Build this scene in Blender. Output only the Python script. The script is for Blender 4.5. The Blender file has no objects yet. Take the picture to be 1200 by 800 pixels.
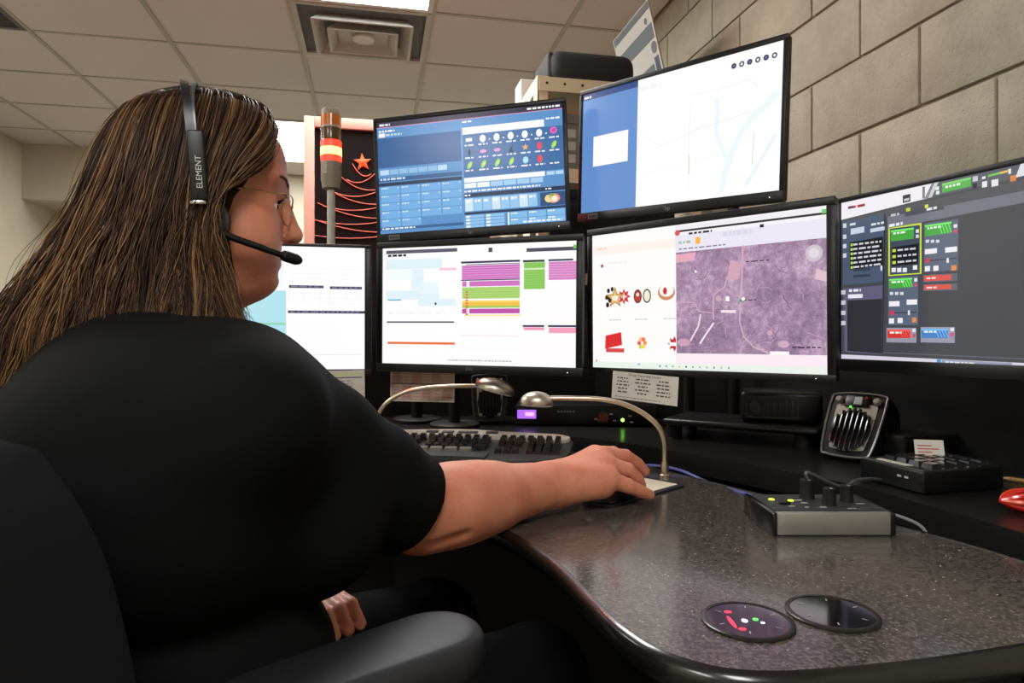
import bpy, bmesh, math, random
import numpy as np
from mathutils import Vector, Matrix

random.seed(7)
SC = bpy.context.scene
COL = SC.collection

# ------------------------------------------------------------------ camera, world, light, exposure
FPX, HOR, CAMZ = 775.0, 393.0, 1.03
cam_data = bpy.data.cameras.new('camera')
cam_data.sensor_width = 36.0
cam_data.lens = 36.0 * FPX / 1200.0
cam_data.shift_y = -(400.0 - HOR) / 1200.0
cam_data.clip_start = 0.02
cam = bpy.data.objects.new('camera', cam_data)
COL.objects.link(cam)
cam.location = (0, 0, CAMZ)
cam.rotation_euler = (math.pi / 2, 0, 0)
SC.camera = cam
world = bpy.data.worlds.new('world')
SC.world = world
world.use_nodes = True
world.node_tree.nodes['Background'].inputs[0].default_value = (0.9, 0.85, 0.8, 1)
world.node_tree.nodes['Background'].inputs[1].default_value = 0.02
SC.view_settings.view_transform = 'Standard'
SC.view_settings.look = 'None'
SC.view_settings.gamma = 1.0
SC.view_settings.use_curve_mapping = False
SC.view_settings.exposure = 0.0
TROFFER = 25.5          # emission strength of the fluorescent panels
SCREEN = 1.02          # emission strength of the monitor screens
YAW = math.radians(11.7)
RL = Vector((math.cos(YAW), math.sin(YAW), 0))     # room lateral
RD = Vector((-math.sin(YAW), math.cos(YAW), 0))    # room depth
CEIL, U0, U1, V0, V1 = 2.53, -2.71, 1.30, -2.6, 6.48


def P(px, py, y):
    return Vector(((px - 600) / FPX * y, y, CAMZ + (HOR - py) / FPX * y))


def PZ(px, py, z):
    y = FPX * (CAMZ - z) / (py - HOR)
    return Vector(((px - 600) / FPX * y, y, z))


def lin(c):
    out = []
    for v in c[:3]:
        v = v / 255.0
        out.append(v / 12.92 if v <= 0.04045 else ((v + 0.055) / 1.055) ** 2.4)
    return (out[0], out[1], out[2], 1.0)


# ------------------------------------------------------------------ materials
MATS = {}


def mat(name, rgb=(128, 128, 128), rough=0.5, metal=0.0, spec=0.5, coat=0.0, emis=None, es=0.0,
        var=0.0, vscale=20.0, bump=0.0, bscale=200.0, trans=0.0, alpha=1.0, sheen=0.0, sss=0.0, attr=None):
    if name in MATS:
        return MATS[name]
    m = bpy.data.materials.new(name)
    m.use_nodes = True
    nt = m.node_tree
    b = nt.nodes['Principled BSDF']
    c = lin(rgb)
    b.inputs['Base Color'].default_value = c
    b.inputs['Roughness'].default_value = rough
    b.inputs['Metallic'].default_value = metal
    b.inputs['Specular IOR Level'].default_value = spec
    b.inputs['Coat Weight'].default_value = coat
    b.inputs['Coat Roughness'].default_value = 0.08
    b.inputs['Transmission Weight'].default_value = trans
    b.inputs['Alpha'].default_value = alpha
    b.inputs['Sheen Weight'].default_value = sheen
    if sss:
        b.inputs['Subsurface Weight'].default_value = sss
        b.inputs['Subsurface Radius'].default_value = (0.012, 0.005, 0.003)
        b.inputs['Subsurface Scale'].default_value = 1.0
    if emis is not None:
        b.inputs['Emission Color'].default_value = lin(emis)
        b.inputs['Emission Strength'].default_value = es
    if var or bump:
        tc = nt.nodes.new('ShaderNodeTexCoord')
    if var:
        n = nt.nodes.new('ShaderNodeTexNoise')
        n.inputs['Scale'].default_value = vscale
        n.inputs['Detail'].default_value = 5
        nt.links.new(tc.outputs['Object'], n.inputs['Vector'])
        r = nt.nodes.new('ShaderNodeValToRGB')
        r.color_ramp.elements[0].position = 0.3
        r.color_ramp.elements[1].position = 0.7
        r.color_ramp.elements[0].color = tuple(v * (1 - var) for v in c[:3]) + (1,)
        r.color_ramp.elements[1].color = tuple(min(1, v * (1 + var)) for v in c[:3]) + (1,)
        nt.links.new(n.outputs['Fac'], r.inputs['Fac'])
        nt.links.new(r.outputs['Color'], b.inputs['Base Color'])
    if bump:
        n2 = nt.nodes.new('ShaderNodeTexNoise')
        n2.inputs['Scale'].default_value = bscale
        n2.inputs['Detail'].default_value = 4
        nt.links.new(tc.outputs['Object'], n2.inputs['Vector'])
        bn = nt.nodes.new('ShaderNodeBump')
        bn.inputs['Strength'].default_value = bump
        bn.inputs['Distance'].default_value = 0.002
        nt.links.new(n2.outputs['Fac'], bn.inputs['Height'])
        nt.links.new(bn.outputs['Normal'], b.inputs['Normal'])
    MATS[name] = m
    return m


def attr_mat(name, strength=None, rough=0.4, spec=0.5, coat=0.0):
    """colour comes from the mesh's colour attribute; emitted when strength is given"""
    m = bpy.data.materials.new(name)
    m.use_nodes = True
    nt = m.node_tree
    b = nt.nodes['Principled BSDF']
    a = nt.nodes.new('ShaderNodeVertexColor')
    a.layer_name = 'Col'
    b.inputs['Roughness'].default_value = rough
    b.inputs['Specular IOR Level'].default_value = spec
    b.inputs['Coat Weight'].default_value = coat
    if strength is None:
        nt.links.new(a.outputs['Color'], b.inputs['Base Color'])
    else:
        b.inputs['Base Color'].default_value = (0.01, 0.01, 0.012, 1)
        nt.links.new(a.outputs['Color'], b.inputs['Emission Color'])
        b.inputs['Emission Strength'].default_value = strength
    MATS[name] = m
    return m


BLACK = mat('black_plastic', (12, 12, 13), 0.38, spec=0.4)
BLACKM = mat('black_matte', (13, 13, 14), 0.6, spec=0.3)
BLACKG = mat('black_gloss', (9, 9, 10), 0.12, spec=0.5, coat=0.5)
GREYP = mat('grey_plastic', (96, 94, 90), 0.45)
DGREY = mat('dark_grey_plastic', (42, 42, 43), 0.45)
CHROME = mat('chrome', (205, 203, 198), 0.18, metal=1.0)
WARMMETAL = mat('warm_satin_metal', (214, 196, 170), 0.28, metal=1.0)
PAPER = mat('paper', (196, 190, 180), 0.85, spec=0.2, var=0.05, vscale=60)
SKINM = None


# ------------------------------------------------------------------ mesh helpers
class MB:
    def __init__(self):
        self.v, self.f, self.c = [], [], []

    def add(self, vs, fs, M=None, col=None):
        o = len(self.v)
        for p in vs:
            p = Vector(p)
            self.v.append(M @ p if M is not None else p)
        for f in fs:
            self.f.append([o + i for i in f])
            self.c.append(col)
        return self

    def box(self, lo, hi, M=None, col=None):
        x0, y0, z0 = lo
        x1, y1, z1 = hi
        vs = [(x0, y0, z0), (x1, y0, z0), (x1, y1, z0), (x0, y1, z0), (x0, y0, z1), (x1, y0, z1), (x1, y1, z1), (x0, y1, z1)]
        fs = [(3, 2, 1, 0), (4, 5, 6, 7), (0, 1, 5, 4), (1, 2, 6, 5), (2, 3, 7, 6), (3, 0, 4, 7)]
        return self.add(vs, fs, M, col)

    def rbox(self, lo, hi, r, seg=3, M=None, col=None):
        bm = bmesh.new()
        bmesh.ops.create_cube(bm, size=1.0)
        c = [(a + b) / 2 for a, b in zip(lo, hi)]
        s = [b - a for a, b in zip(lo, hi)]
        for v in bm.verts:
            v.co = Vector((c[i] + v.co[i] * s[i] for i in range(3)))
        r = min(r, min(s) * 0.49)
        bmesh.ops.bevel(bm, geom=list(bm.edges), offset=r, segments=seg, profile=0.5, affect='EDGES')
        self.bm(bm, M, col)
        return self

    def bm(self, bm, M=None, col=None):
        bm.verts.index_update()
        self.add([v.co.copy() for v in bm.verts], [[v.index for v in f.verts] for f in bm.faces], M, col)
        bm.free()
        return self

    def prism(self, pts, z0, z1, M=None, col=None, bev=0.0, seg=2):
        """pts: 2D outline (ccw), extruded along z"""
        bm = bmesh.new()
        lo = [bm.verts.new((p[0], p[1], z0)) for p in pts]
        hi = [bm.verts.new((p[0], p[1], z1)) for p in pts]
        n = len(pts)
        bm.faces.new(lo[::-1])
        top = bm.faces.new(hi)
        for i in range(n):
            bm.faces.new((lo[i], lo[(i + 1) % n], hi[(i + 1) % n], hi[i]))
        if bev:
            es = [e for e in bm.edges if (e.verts[0].co.z == e.verts[1].co.z)]
            bmesh.ops.bevel(bm, geom=es, offset=bev, segments=seg, profile=0.5, affect='EDGES')
        return self.bm(bm, M, col)

    def tube(self, pts, r, n=10, M=None, col=None, cap=True):
        pts = [Vector(p) for p in pts]
        rs = r if isinstance(r, (list, tuple)) else [r] * len(pts)
        vs, fs = [], []
        up = None
        for i, p in enumerate(pts):
            t = (pts[min(i + 1, len(pts) - 1)] - pts[max(i - 1, 0)]).normalized()
            if up is None:
                up = Vector((0, 0, 1)) if abs(t.z) < 0.9 else Vector((1, 0, 0))
            a = t.cross(up).normalized()
            up = a.cross(t).normalized()
            for k in range(n):
                th = 2 * math.pi * k / n
                vs.append(p + (a * math.cos(th) + up * math.sin(th)) * rs[i])
        for i in range(len(pts) - 1):
            for k in range(n):
                k2 = (k + 1) % n
                fs.append((i * n + k, i * n + k2, (i + 1) * n + k2, (i + 1) * n + k))
        if cap:
            fs.append(list(range(n - 1, -1, -1)))
            fs.append([(len(pts) - 1) * n + k for k in range(n)])
        # flip so normals point outward
        fs = [list(f)[::-1] for f in fs]
        return self.add(vs, fs, M, col)

    def lathe(self, prof, n=32, M=None, col=None):
        """prof: (r,z) list from bottom to top"""
        vs, fs = [], []
        for r, z in prof:
            for k in range(n):
                th = 2 * math.pi * k / n
                vs.append((r * math.cos(th), r * math.sin(th), z))
        for i in range(len(prof) - 1):
            for k in range(n):
                k2 = (k + 1) % n
                fs.append((i * n + k, i * n + k2, (i + 1) * n + k2, (i + 1) * n + k))
        fs.append(list(range(n - 1, -1, -1)))
        fs.append([(len(prof) - 1) * n + k for k in range(n)])
        return self.add(vs, fs, M, col)

    def ball(self, c, r, M=None, u=16, v=10, col=None):
        bm = bmesh.new()
        bmesh.ops.create_uvsphere(bm, u_segments=u, v_segments=v, radius=1.0)
        rr = r if isinstance(r, (tuple, list)) else (r, r, r)
        for w in bm.verts:
            w.co = Vector((c[i] + w.co[i] * rr[i] for i in range(3)))
        return self.bm(bm, M, col)

    def mesh(self, name, smooth=0):
        me = bpy.data.meshes.new(name)
        me.from_pydata([tuple(v) for v in self.v], [], self.f)
        if any(c is not None for c in self.c):
            at = me.color_attributes.new('Col', 'FLOAT_COLOR', 'CORNER')
            k = 0
            buf = []
            for f, c in zip(self.f, self.c):
                for _ in f:
                    buf.extend(c if c is not None else (0.5, 0.5, 0.5, 1))
            at.data.foreach_set('color', buf)
        me.update()
        if smooth:
            me.shade_smooth()
            me.set_sharp_from_angle(angle=math.radians(smooth))
        return me


def catmull(pts, n=8, closed=False):
    pts = [Vector(p) for p in pts]
    out = []
    N = len(pts)
    rng = range(N) if closed else range(N - 1)
    for i in rng:
        if closed:
            p0, p1, p2, p3 = pts[(i - 1) % N], pts[i], pts[(i + 1) % N], pts[(i + 2) % N]
        else:
            p0, p1, p2, p3 = pts[max(i - 1, 0)], pts[i], pts[i + 1], pts[min(i + 2, N - 1)]
        for k in range(n):
            t = k / n
            out.append(0.5 * ((2 * p1) + (p2 - p0) * t + (2 * p0 - 5 * p1 + 4 * p2 - p3) * t * t + (3 * p1 - p0 - 3 * p2 + p3) * t ** 3))
    if not closed:
        out.append(pts[-1])
    return out


def add_obj(name, me, m, parent=None, loc=None, rz=None):
    o = bpy.data.objects.new(name, me)
    COL.objects.link(o)
    if m is not None:
        if len(me.materials) == 0:
            me.materials.append(m)
    if parent is not None:
        o.parent = parent
    if loc is not None:
        o.location = loc
    if rz is not None:
        o.rotation_euler = (0, 0, rz)
    return o


def obj(name, mb, m, parent=None, loc=None, rz=None, smooth=35, world=False):
    """one mesh object; world=True: vertices are given in world space and moved into the parent's frame"""
    if world and parent is not None:
        inv = frame_of(parent).inverted()
        mb.v = [inv @ p for p in mb.v]
    return add_obj(name, mb.mesh(name, smooth), m, parent, loc, rz)


def frame_of(o):
    M = Matrix.LocRotScale(o.location, o.rotation_euler, o.scale)
    return frame_of(o.parent) @ M if o.parent else M


def tag(o, label, cat, group=None, kind=None):
    o['label'] = label
    o['category'] = cat
    if group:
        o['group'] = group
    if kind:
        o['kind'] = kind
    return o


def thing(name, label, cat, loc=(0, 0, 0), rz=0.0, group=None):
    o = bpy.data.objects.new(name, None)
    COL.objects.link(o)
    o.location = loc
    o.rotation_euler = (0, 0, rz)
    o.empty_display_size = 0.05
    return tag(o, label, cat, group)


def struct(name, mb, m, label=None, room=True, smooth=0):
    o = obj(name, mb, m, smooth=smooth)
    if room:
        o.rotation_euler = (0, 0, YAW)
    o['kind'] = 'structure'
    if label:
        o['label'] = label
        o['category'] = name.split('_')[0]
    return o


def copy_tree(o, parent=None):
    c = o.copy()
    COL.objects.link(c)
    if parent is not None:
        c.parent = parent
    for ch in list(o.children):
        copy_tree(ch, c)
    return c


def text_mb(s, size, M, col=None, extrude=0.0, align='CENTER'):
    cu = bpy.data.curves.new('lettering', 'FONT')
    cu.body = s
    cu.size = size
    cu.align_x = align
    cu.align_y = 'CENTER'
    cu.resolution_u = 3
    cu.extrude = extrude
    o = bpy.data.objects.new('lettering', cu)
    COL.objects.link(o)
    dg = bpy.context.evaluated_depsgraph_get()
    me = bpy.data.meshes.new_from_object(o.evaluated_get(dg))
    mb = MB()
    mb.add([v.co.copy() for v in me.vertices], [list(p.vertices) for p in me.polygons], M, col)
    bpy.data.objects.remove(o)
    bpy.data.curves.remove(cu)
    bpy.data.meshes.remove(me)
    return mb
# ------------------------------------------------------------------ the room
def block_material():
    m = bpy.data.materials.new('painted_block')
    m.use_nodes = True
    nt = m.node_tree
    p = nt.nodes['Principled BSDF']
    tc = nt.nodes.new('ShaderNodeTexCoord')
    n = nt.nodes.new('ShaderNodeTexNoise'); n.inputs['Scale'].default_value = 7; n.inputs['Detail'].default_value = 8; n.inputs['Roughness'].default_value = 0.65
    r = nt.nodes.new('ShaderNodeValToRGB')
    r.color_ramp.elements[0].position = 0.32; r.color_ramp.elements[0].color = lin((158, 150, 130))
    r.color_ramp.elements[1].position = 0.70; r.color_ramp.elements[1].color = lin((182, 174, 154))
    n2 = nt.nodes.new('ShaderNodeTexNoise'); n2.inputs['Scale'].default_value = 75; n2.inputs['Detail'].default_value = 9; n2.inputs['Roughness'].default_value = 0.7
    v = nt.nodes.new('ShaderNodeTexVoronoi'); v.inputs['Scale'].default_value = 95
    vr = nt.nodes.new('ShaderNodeValToRGB')
    vr.color_ramp.elements[0].position = 0.05; vr.color_ramp.elements[1].position = 0.28
    ad = nt.nodes.new('ShaderNodeMath'); ad.operation = 'MULTIPLY_ADD'; ad.inputs[1].default_value = 0.55
    bp = nt.nodes.new('ShaderNodeBump'); bp.inputs['Strength'].default_value = 0.75; bp.inputs['Distance'].default_value = 0.0035
    oi = nt.nodes.new('ShaderNodeObjectInfo')
    ofs = nt.nodes.new('ShaderNodeVectorMath'); ofs.operation = 'MULTIPLY_ADD'
    ofs.inputs[1].default_value = (1, 1, 1)
    cmb = nt.nodes.new('ShaderNodeCombineXYZ')
    mu = nt.nodes.new('ShaderNodeMath'); mu.operation = 'MULTIPLY'; mu.inputs[1].default_value = 31.0
    nt.links.new(oi.outputs['Random'], mu.inputs[0])
    for k in range(3):
        nt.links.new(mu.outputs[0], cmb.inputs[k])
    nt.links.new(tc.outputs['Object'], ofs.inputs[0]); nt.links.new(cmb.outputs[0], ofs.inputs[2])
    for x in (n, n2, v):
        nt.links.new(ofs.outputs[0], x.inputs['Vector'])
    nt.links.new(n.outputs['Fac'], r.inputs['Fac'])
    hs_ = nt.nodes.new('ShaderNodeHueSaturation')
    mr = nt.nodes.new('ShaderNodeMapRange'); mr.inputs['To Min'].default_value = 0.93; mr.inputs['To Max'].default_value = 1.05
    nt.links.new(oi.outputs['Random'], mr.inputs['Value']); nt.links.new(mr.outputs[0], hs_.inputs['Value'])
    nt.links.new(r.outputs['Color'], hs_.inputs['Color']); nt.links.new(hs_.outputs['Color'], p.inputs['Base Color'])
    nt.links.new(v.outputs['Distance'], vr.inputs['Fac']); nt.links.new(vr.outputs['Color'], ad.inputs[0]); nt.links.new(n2.outputs['Fac'], ad.inputs[2])
    nt.links.new(ad.outputs[0], bp.inputs['Height']); nt.links.new(bp.outputs['Normal'], p.inputs['Normal'])
    p.inputs['Roughness'].default_value = 0.7
    p.inputs['Specular IOR Level'].default_value = 0.3
    return m


WALLM = block_material()
MORTAR = mat('painted_mortar', (150, 138, 118), 0.85, spec=0.2)
PLASTER = mat('painted_plaster', (190, 182, 162), 0.8, spec=0.2, var=0.04, vscale=4)
TILEM = mat('ceiling_tile_board', (210, 202, 200), 0.9, spec=0.15, var=0.05, vscale=160, bump=0.35, bscale=500)
BARM = mat('ceiling_grid_metal', (170, 164, 155), 0.6)
CARPET = mat('grey_carpet', (104, 98, 92), 0.95, spec=0.1, var=0.25, vscale=300, bump=0.5, bscale=700)
BASEM = mat('rubber_baseboard', (32, 30, 30), 0.6)

mb = MB(); mb.box((U0, V0, -0.1), (U1, V1, 0))
struct('floor', mb, CARPET)
mb = MB(); mb.box((U0, V0, CEIL + 0.02), (U1, V1, CEIL + 0.12))
ceiling = struct('ceiling', mb, MORTAR)
mb = MB(); mb.box((U0 - 0.15, V0, 0), (U0, V1, CEIL + 0.1))
struct('wall_left', mb, PLASTER)
mb = MB(); mb.box((U0 - 0.15, V1, 0), (U1 + 0.15, V1 + 0.15, CEIL + 0.1))
struct('wall_far', mb, PLASTER)
mb = MB(); mb.box((U0 - 0.15, V0 - 0.15, 0), (U1 + 0.15, V0, CEIL + 0.1))
struct('wall_back', mb, PLASTER)
for nm, lo, hi in (('baseboard_left', (U0, V0, 0), (U0 + 0.012, V1, 0.1)), ('baseboard_far', (U0, V1 - 0.012, 0), (U1, V1, 0.1)),
                   ('baseboard_right', (U1 - 0.014, V0, 0), (U1 - 0.002, V1, 0.1))):
    mb = MB(); mb.box(lo, hi)
    struct(nm, mb, BASEM)
# dropped soffit along the far end of the left wall
mb = MB(); mb.box((U0, 5.85, 2.10), (U0 + 1.3, V1, CEIL + 0.02))
struct('trim_soffit', mb, PLASTER)

# block wall: every block its own piece, joints recessed
mb = MB(); mb.box((U1 + 0.009, V0, 0), (U1 + 0.2, V1, CEIL + 0.1))
wall_right = struct('wall_right', mb, MORTAR)


def block_mesh(w, h):
    b = MB()
    b.rbox((0, 0, 0), (0.05, w, h), 0.0045, 2)
    me = b.mesh('block', 40)
    me.materials.append(WALLM)
    return me


CH, BL, JT = 0.203, 0.406, 0.007
full = block_mesh(BL - JT, CH - JT)
half = block_mesh(BL / 2 - JT, CH - JT)
low = block_mesh(BL - JT, 0.167 - JT)
top = block_mesh(BL - JT, 0.122 - JT)
rows = [0.167 - CH + CH * k for k in range(0, 13)]
for k, z in enumerate(rows):
    # course with its lower joint at z = 1.588 is k = 8; joints at v = 1.379 there
    ph = 1.379 if k % 2 == 0 else 1.379 + BL / 2
    v = ph - BL * math.ceil((ph - V0) / BL)
    while v < V1 - 0.05:
        me = full
        zz = z
        if k == 0:
            me, zz = low, 0.0
        elif k == 12:
            me = top
        if v >= V0 - 0.21 and v + BL < V1 + 0.21:
            o = add_obj('block', me, None, wall_right, (U1 + random.uniform(-0.0012, 0.0012), v + JT / 2, zz + JT / 2))
        v += BL

# ceiling tiles and grid
TU, TV, GU, GV = 0.645, 0.58, -0.379, 3.67
us = sorted([GU + TU * k for k in range(-4, 4) if U0 - 0.01 < GU + TU * k < U1 + 0.01])
vs_ = sorted([GV + TV * k for k in range(-11, 6) if V0 - 0.01 < GV + TV * k < V1 + 0.01])
ub = [U0] + us + [U1]
vb = [V0] + vs_ + [V1]
LIGHTS = [(-0.379, 1.93), (-0.379, 2.51), (-1.024, 4.83), (-1.024, 5.41), (-2.314, 1.93), (-2.314, 2.51), (-0.379, -1.55), (-0.379, -0.97),
          (-2.314, -1.55), (-2.314, -0.97), (0.266, 4.83), (0.266, 5.41)]
VENTS = [(-0.379, 3.09)]
RETURNS = [(-2.314, 3.09)]


def cell_in(lst, u, v):
    return any(abs(a - u) < 0.03 and abs(b - v) < 0.03 for a, b in lst)


tile_cache = {}
for i in range(len(ub) - 1):
    for j in range(len(vb) - 1):
        u, v = ub[i], vb[j]
        if cell_in(LIGHTS + VENTS + RETURNS, u, v):
            continue
        w, d = ub[i + 1] - u, vb[j + 1] - v
        if w < 0.03 or d < 0.03:
            continue
        key = (round(w, 3), round(d, 3))
        if key not in tile_cache:
            b = MB(); b.box((0.006, 0.006, 0), (w - 0.006, d - 0.006, 0.014))
            me = b.mesh('ceiling_tile'); me.materials.append(TILEM)
            tile_cache[key] = me
        add_obj('ceiling_tile', tile_cache[key], None, ceiling, (u, v, CEIL + 0.002 + random.uniform(0, 0.002)))
for u in us:
    b = MB(); b.box((u - 0.011, V0, CEIL - 0.002), (u + 0.011, V1, CEIL + 0.004)); obj('grid_bar', b, BARM, ceiling, smooth=0)
for v in vs_:
    b = MB(); b.box((U0, v - 0.009, CEIL - 0.001), (U1, v + 0.009, CEIL + 0.004)); obj('grid_bar', b, BARM, ceiling, smooth=0)

DIFFUSE = mat('lit_diffuser', (240, 240, 235), 0.6, emis=(252, 252, 250), es=TROFFER)
VENTM = mat('vent_enamel', (176, 172, 164), 0.5)
VENTD = mat('vent_dark', (92, 92, 92), 0.7)
WHITEM = mat('white_enamel', (205, 200, 190), 0.45)
light_labels = {
    0: 'bright fluorescent ceiling panel just before the square air vent',
    2: 'lit fluorescent ceiling panel seen behind the woman\'s forehead',
}
fix = [(LIGHTS[i], LIGHTS[i + 1]) for i in range(0, len(LIGHTS), 2)]
names = ['bright fluorescent ceiling panel next to the square air vent', 'bright ceiling panel far off beside the woman\'s forehead',
         'ceiling light panel near the left wall, before the dark return grille', 'ceiling light panel behind the camera near the block wall',
         'ceiling light panel behind the camera near the left wall', 'ceiling light panel above the far end of the block wall']
for lab, (a, b_) in zip(names, fix):
    u, v = a
    c = u * RL + v * RD
    t = thing('ceiling_light', lab, 'ceiling light', (c.x, c.y, CEIL), YAW, 'fluorescent ceiling panels')
    L = 2 * TV
    b = MB()
    for lo, hi in (((0.006, 0.006, -0.004), (0.03, L - 0.006, 0.02)), ((TU - 0.03, 0.006, -0.004), (TU - 0.006, L - 0.006, 0.02)),
                   ((0.03, 0.006, -0.004), (TU - 0.03, 0.03, 0.02)), ((0.03, L - 0.03, -0.004), (TU - 0.03, L - 0.006, 0.02))):
        b.box(lo, hi)
    obj('frame', b, WHITEM, t, smooth=0)
    b = MB(); b.box((0.03, 0.03, 0.002), (TU - 0.03, L - 0.03, 0.01)); obj('diffuser', b, DIFFUSE, t, smooth=0)

# square louvred air vent
c = VENTS[0][0] * RL + VENTS[0][1] * RD
t = thing('air_vent', 'square stepped metal air vent in the ceiling next to a light panel', 'air vent', (c.x, c.y, CEIL), YAW)
b = MB()
for lo, hi in (((0.006, 0.006, -0.004), (0.028, TV - 0.006, 0.02)), ((TU - 0.028, 0.006, -0.004), (TU - 0.006, TV - 0.006, 0.02)),
               ((0.028, 0.006, -0.004), (TU - 0.028, 0.028, 0.02)), ((0.028, TV - 0.028, -0.004), (TU - 0.028, TV - 0.006, 0.02))):
    b.box(lo, hi)
obj('frame', b, VENTM, t, smooth=0)
b = MB(); b.box((0.028, 0.028, 0.010), (TU - 0.028, TV - 0.028, 0.016)); obj('back_plate', b, VENTD, t, smooth=0)


def cone_ring(i0, z0, i1, z1, th=0.006):
    """square louvre ring flaring from inset i0 at z0 to inset i1 at z1"""
    m = MB()
    def ring(i, z):
        return [(i, i, z), (TU - i, i, z), (TU - i, TV - i, z), (i, TV - i, z)]
    vs = ring(i0, z0) + ring(i1, z1) + ring(i0 + th, z0) + ring(i1 + th, z1)
    fs = []
    for k in range(4):
        n = (k + 1) % 4
        fs += [(k, n, 4 + n, 4 + k), (8 + n, 8 + k, 12 + k, 12 + n), (k, 8 + k, 8 + n, n), (4 + k, 4 + n, 12 + n, 12 + k)]
    return m.add(vs, fs)


obj('louvre', cone_ring(0.085, -0.035, 0.125, 0.010, 0.014), VENTM, t, smooth=0)
obj('louvre', cone_ring(0.155, -0.045, 0.20, 0.010, 0.012), VENTM, t, smooth=0)
b = MB(); b.box((0.2, 0.2, -0.012), (TU - 0.2, TV - 0.2, -0.004)); obj('centre_plate', b, VENTM, t, smooth=0)
b = MB(); b.lathe([(0.05, -0.03), (0.055, -0.026), (0.05, -0.012)], 24, Matrix.Translation((TU / 2, TV / 2, 0))); obj('centre_hub', b, WHITEM, t)

c = RETURNS[0][0] * RL + RETURNS[0][1] * RD
t = thing('return_grille', 'dark return air grille at the top left corner of the ceiling', 'air vent', (c.x, c.y, CEIL), YAW)
b = MB()
for lo, hi in (((0.006, 0.006, -0.004), (0.028, TV - 0.006, 0.02)), ((TU - 0.028, 0.006, -0.004), (TU - 0.006, TV - 0.006, 0.02)),
               ((0.028, 0.006, -0.004), (TU - 0.028, 0.028, 0.02)), ((0.028, TV - 0.028, -0.004), (TU - 0.028, TV - 0.006, 0.02))):
    b.box(lo, hi)
obj('frame', b, VENTD, t, smooth=0)
b = MB(); b.box((0.028, 0.028, 0.012), (TU - 0.028, TV - 0.028, 0.016)); obj('back_plate', b, BLACKM, t, smooth=0)
sl = MB(); sl.box((0.028, 0, -0.002), (TU - 0.028, 0.004, 0.012)); sme = sl.mesh('slat'); sme.materials.append(VENTD)
for k in range(16):
    add_obj('slat', sme, None, t, (0, 0.045 + k * 0.032, 0))

# ------------------------------------------------------------------ console desk
def desk_material():
    m = bpy.data.materials.new('speckled_laminate')
    m.use_nodes = True
    nt = m.node_tree
    b = nt.nodes['Principled BSDF']
    tc = nt.nodes.new('ShaderNodeTexCoord')
    n = nt.nodes.new('ShaderNodeTexNoise'); n.inputs['Scale'].default_value = 260; n.inputs['Detail'].default_value = 2
    n2 = nt.nodes.new('ShaderNodeTexVoronoi'); n2.inputs['Scale'].default_value = 95
    r = nt.nodes.new('ShaderNodeValToRGB')
    e = r.color_ramp.elements
    e[0].position = 0.35; e[0].color = lin((36, 34, 32)); e[1].position = 0.68; e[1].color = lin((96, 88, 82))
    r2 = nt.nodes.new('ShaderNodeValToRGB')
    e = r2.color_ramp.elements
    e[0].position = 0.03; e[0].color = (1, 1, 1, 1); e[1].position = 0.12; e[1].color = (0, 0, 0, 1)
    n3 = nt.nodes.new('ShaderNodeTexNoise'); n3.inputs['Scale'].default_value = 60
    mm = nt.nodes.new('ShaderNodeMath'); mm.operation = 'MULTIPLY'
    gt = nt.nodes.new('ShaderNodeMath'); gt.operation = 'GREATER_THAN'; gt.inputs[1].default_value = 0.5
    mix = nt.nodes.new('ShaderNodeMixRGB'); mix.inputs[2].default_value = lin((196, 186, 174))
    for x in (n, n2, n3):
        nt.links.new(tc.outputs['Object'], x.inputs['Vector'])
    nt.links.new(n.outputs['Fac'], r.inputs['Fac'])
    nt.links.new(n2.outputs['Distance'], r2.inputs['Fac'])
    nt.links.new(n3.outputs['Fac'], gt.inputs[0])
    nt.links.new(r2.outputs['Color'], mm.inputs[0]); nt.links.new(gt.outputs[0], mm.inputs[1])
    nt.links.new(mm.outputs[0], mix.inputs[0])
    nt.links.new(r.outputs['Color'], mix.inputs[1])
    nt.links.new(mix.outputs['Color'], b.inputs['Base Color'])
    b.inputs['Roughness'].default_value = 0.16
    b.inputs['Specular IOR Level'].default_value = 0.9
    return m


LAMINATE = desk_material()
EDGEM = mat('edge_rubber', (20, 19, 19), 0.25, spec=0.5, coat=0.3)
SHELFM = mat('shelf_laminate', (24, 23, 23), 0.28, var=0.3, vscale=300)
DZ, SZ = 0.74, 0.76


def ccw(pts):
    a = sum(pts[i][0] * pts[(i + 1) % len(pts)][1] - pts[(i + 1) % len(pts)][0] * pts[i][1] for i in range(len(pts)))
    return pts if a > 0 else pts[::-1]


front = [(-1.05, 1.06), (-0.75, 1.28), (-0.42, 1.25), (-0.16, 1.14), (-0.026, 1.012), (0.05, 0.865), (0.088, 0.74), (0.112, 0.655), (0.148, 0.598), (0.215, 0.570),
         (0.35, 0.588), (0.483, 0.622), (0.64, 0.665)]
back = [(0.70, 0.72), (0.665, 0.826), (0.60, 0.99), (0.45, 1.215), (0.34, 1.40), (0.26, 1.53), (0.08, 1.69), (-0.3, 1.77), (-0.85, 1.64), (-1.2, 1.40), (-1.2, 1.15)]
outline = [(p.x, p.y) for p in catmull([(x, y, 0) for x, y in front + back], 8, True)]
outline = ccw(outline)
desk = thing('console_desk', 'curved dark speckled console worktop the woman rests her arm on', 'desk', (0.3, 1.0, 0))
b = MB(); b.prism(outline, DZ - 0.026, DZ); obj('worktop', b, LAMINATE, desk, world=True, smooth=20)
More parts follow.
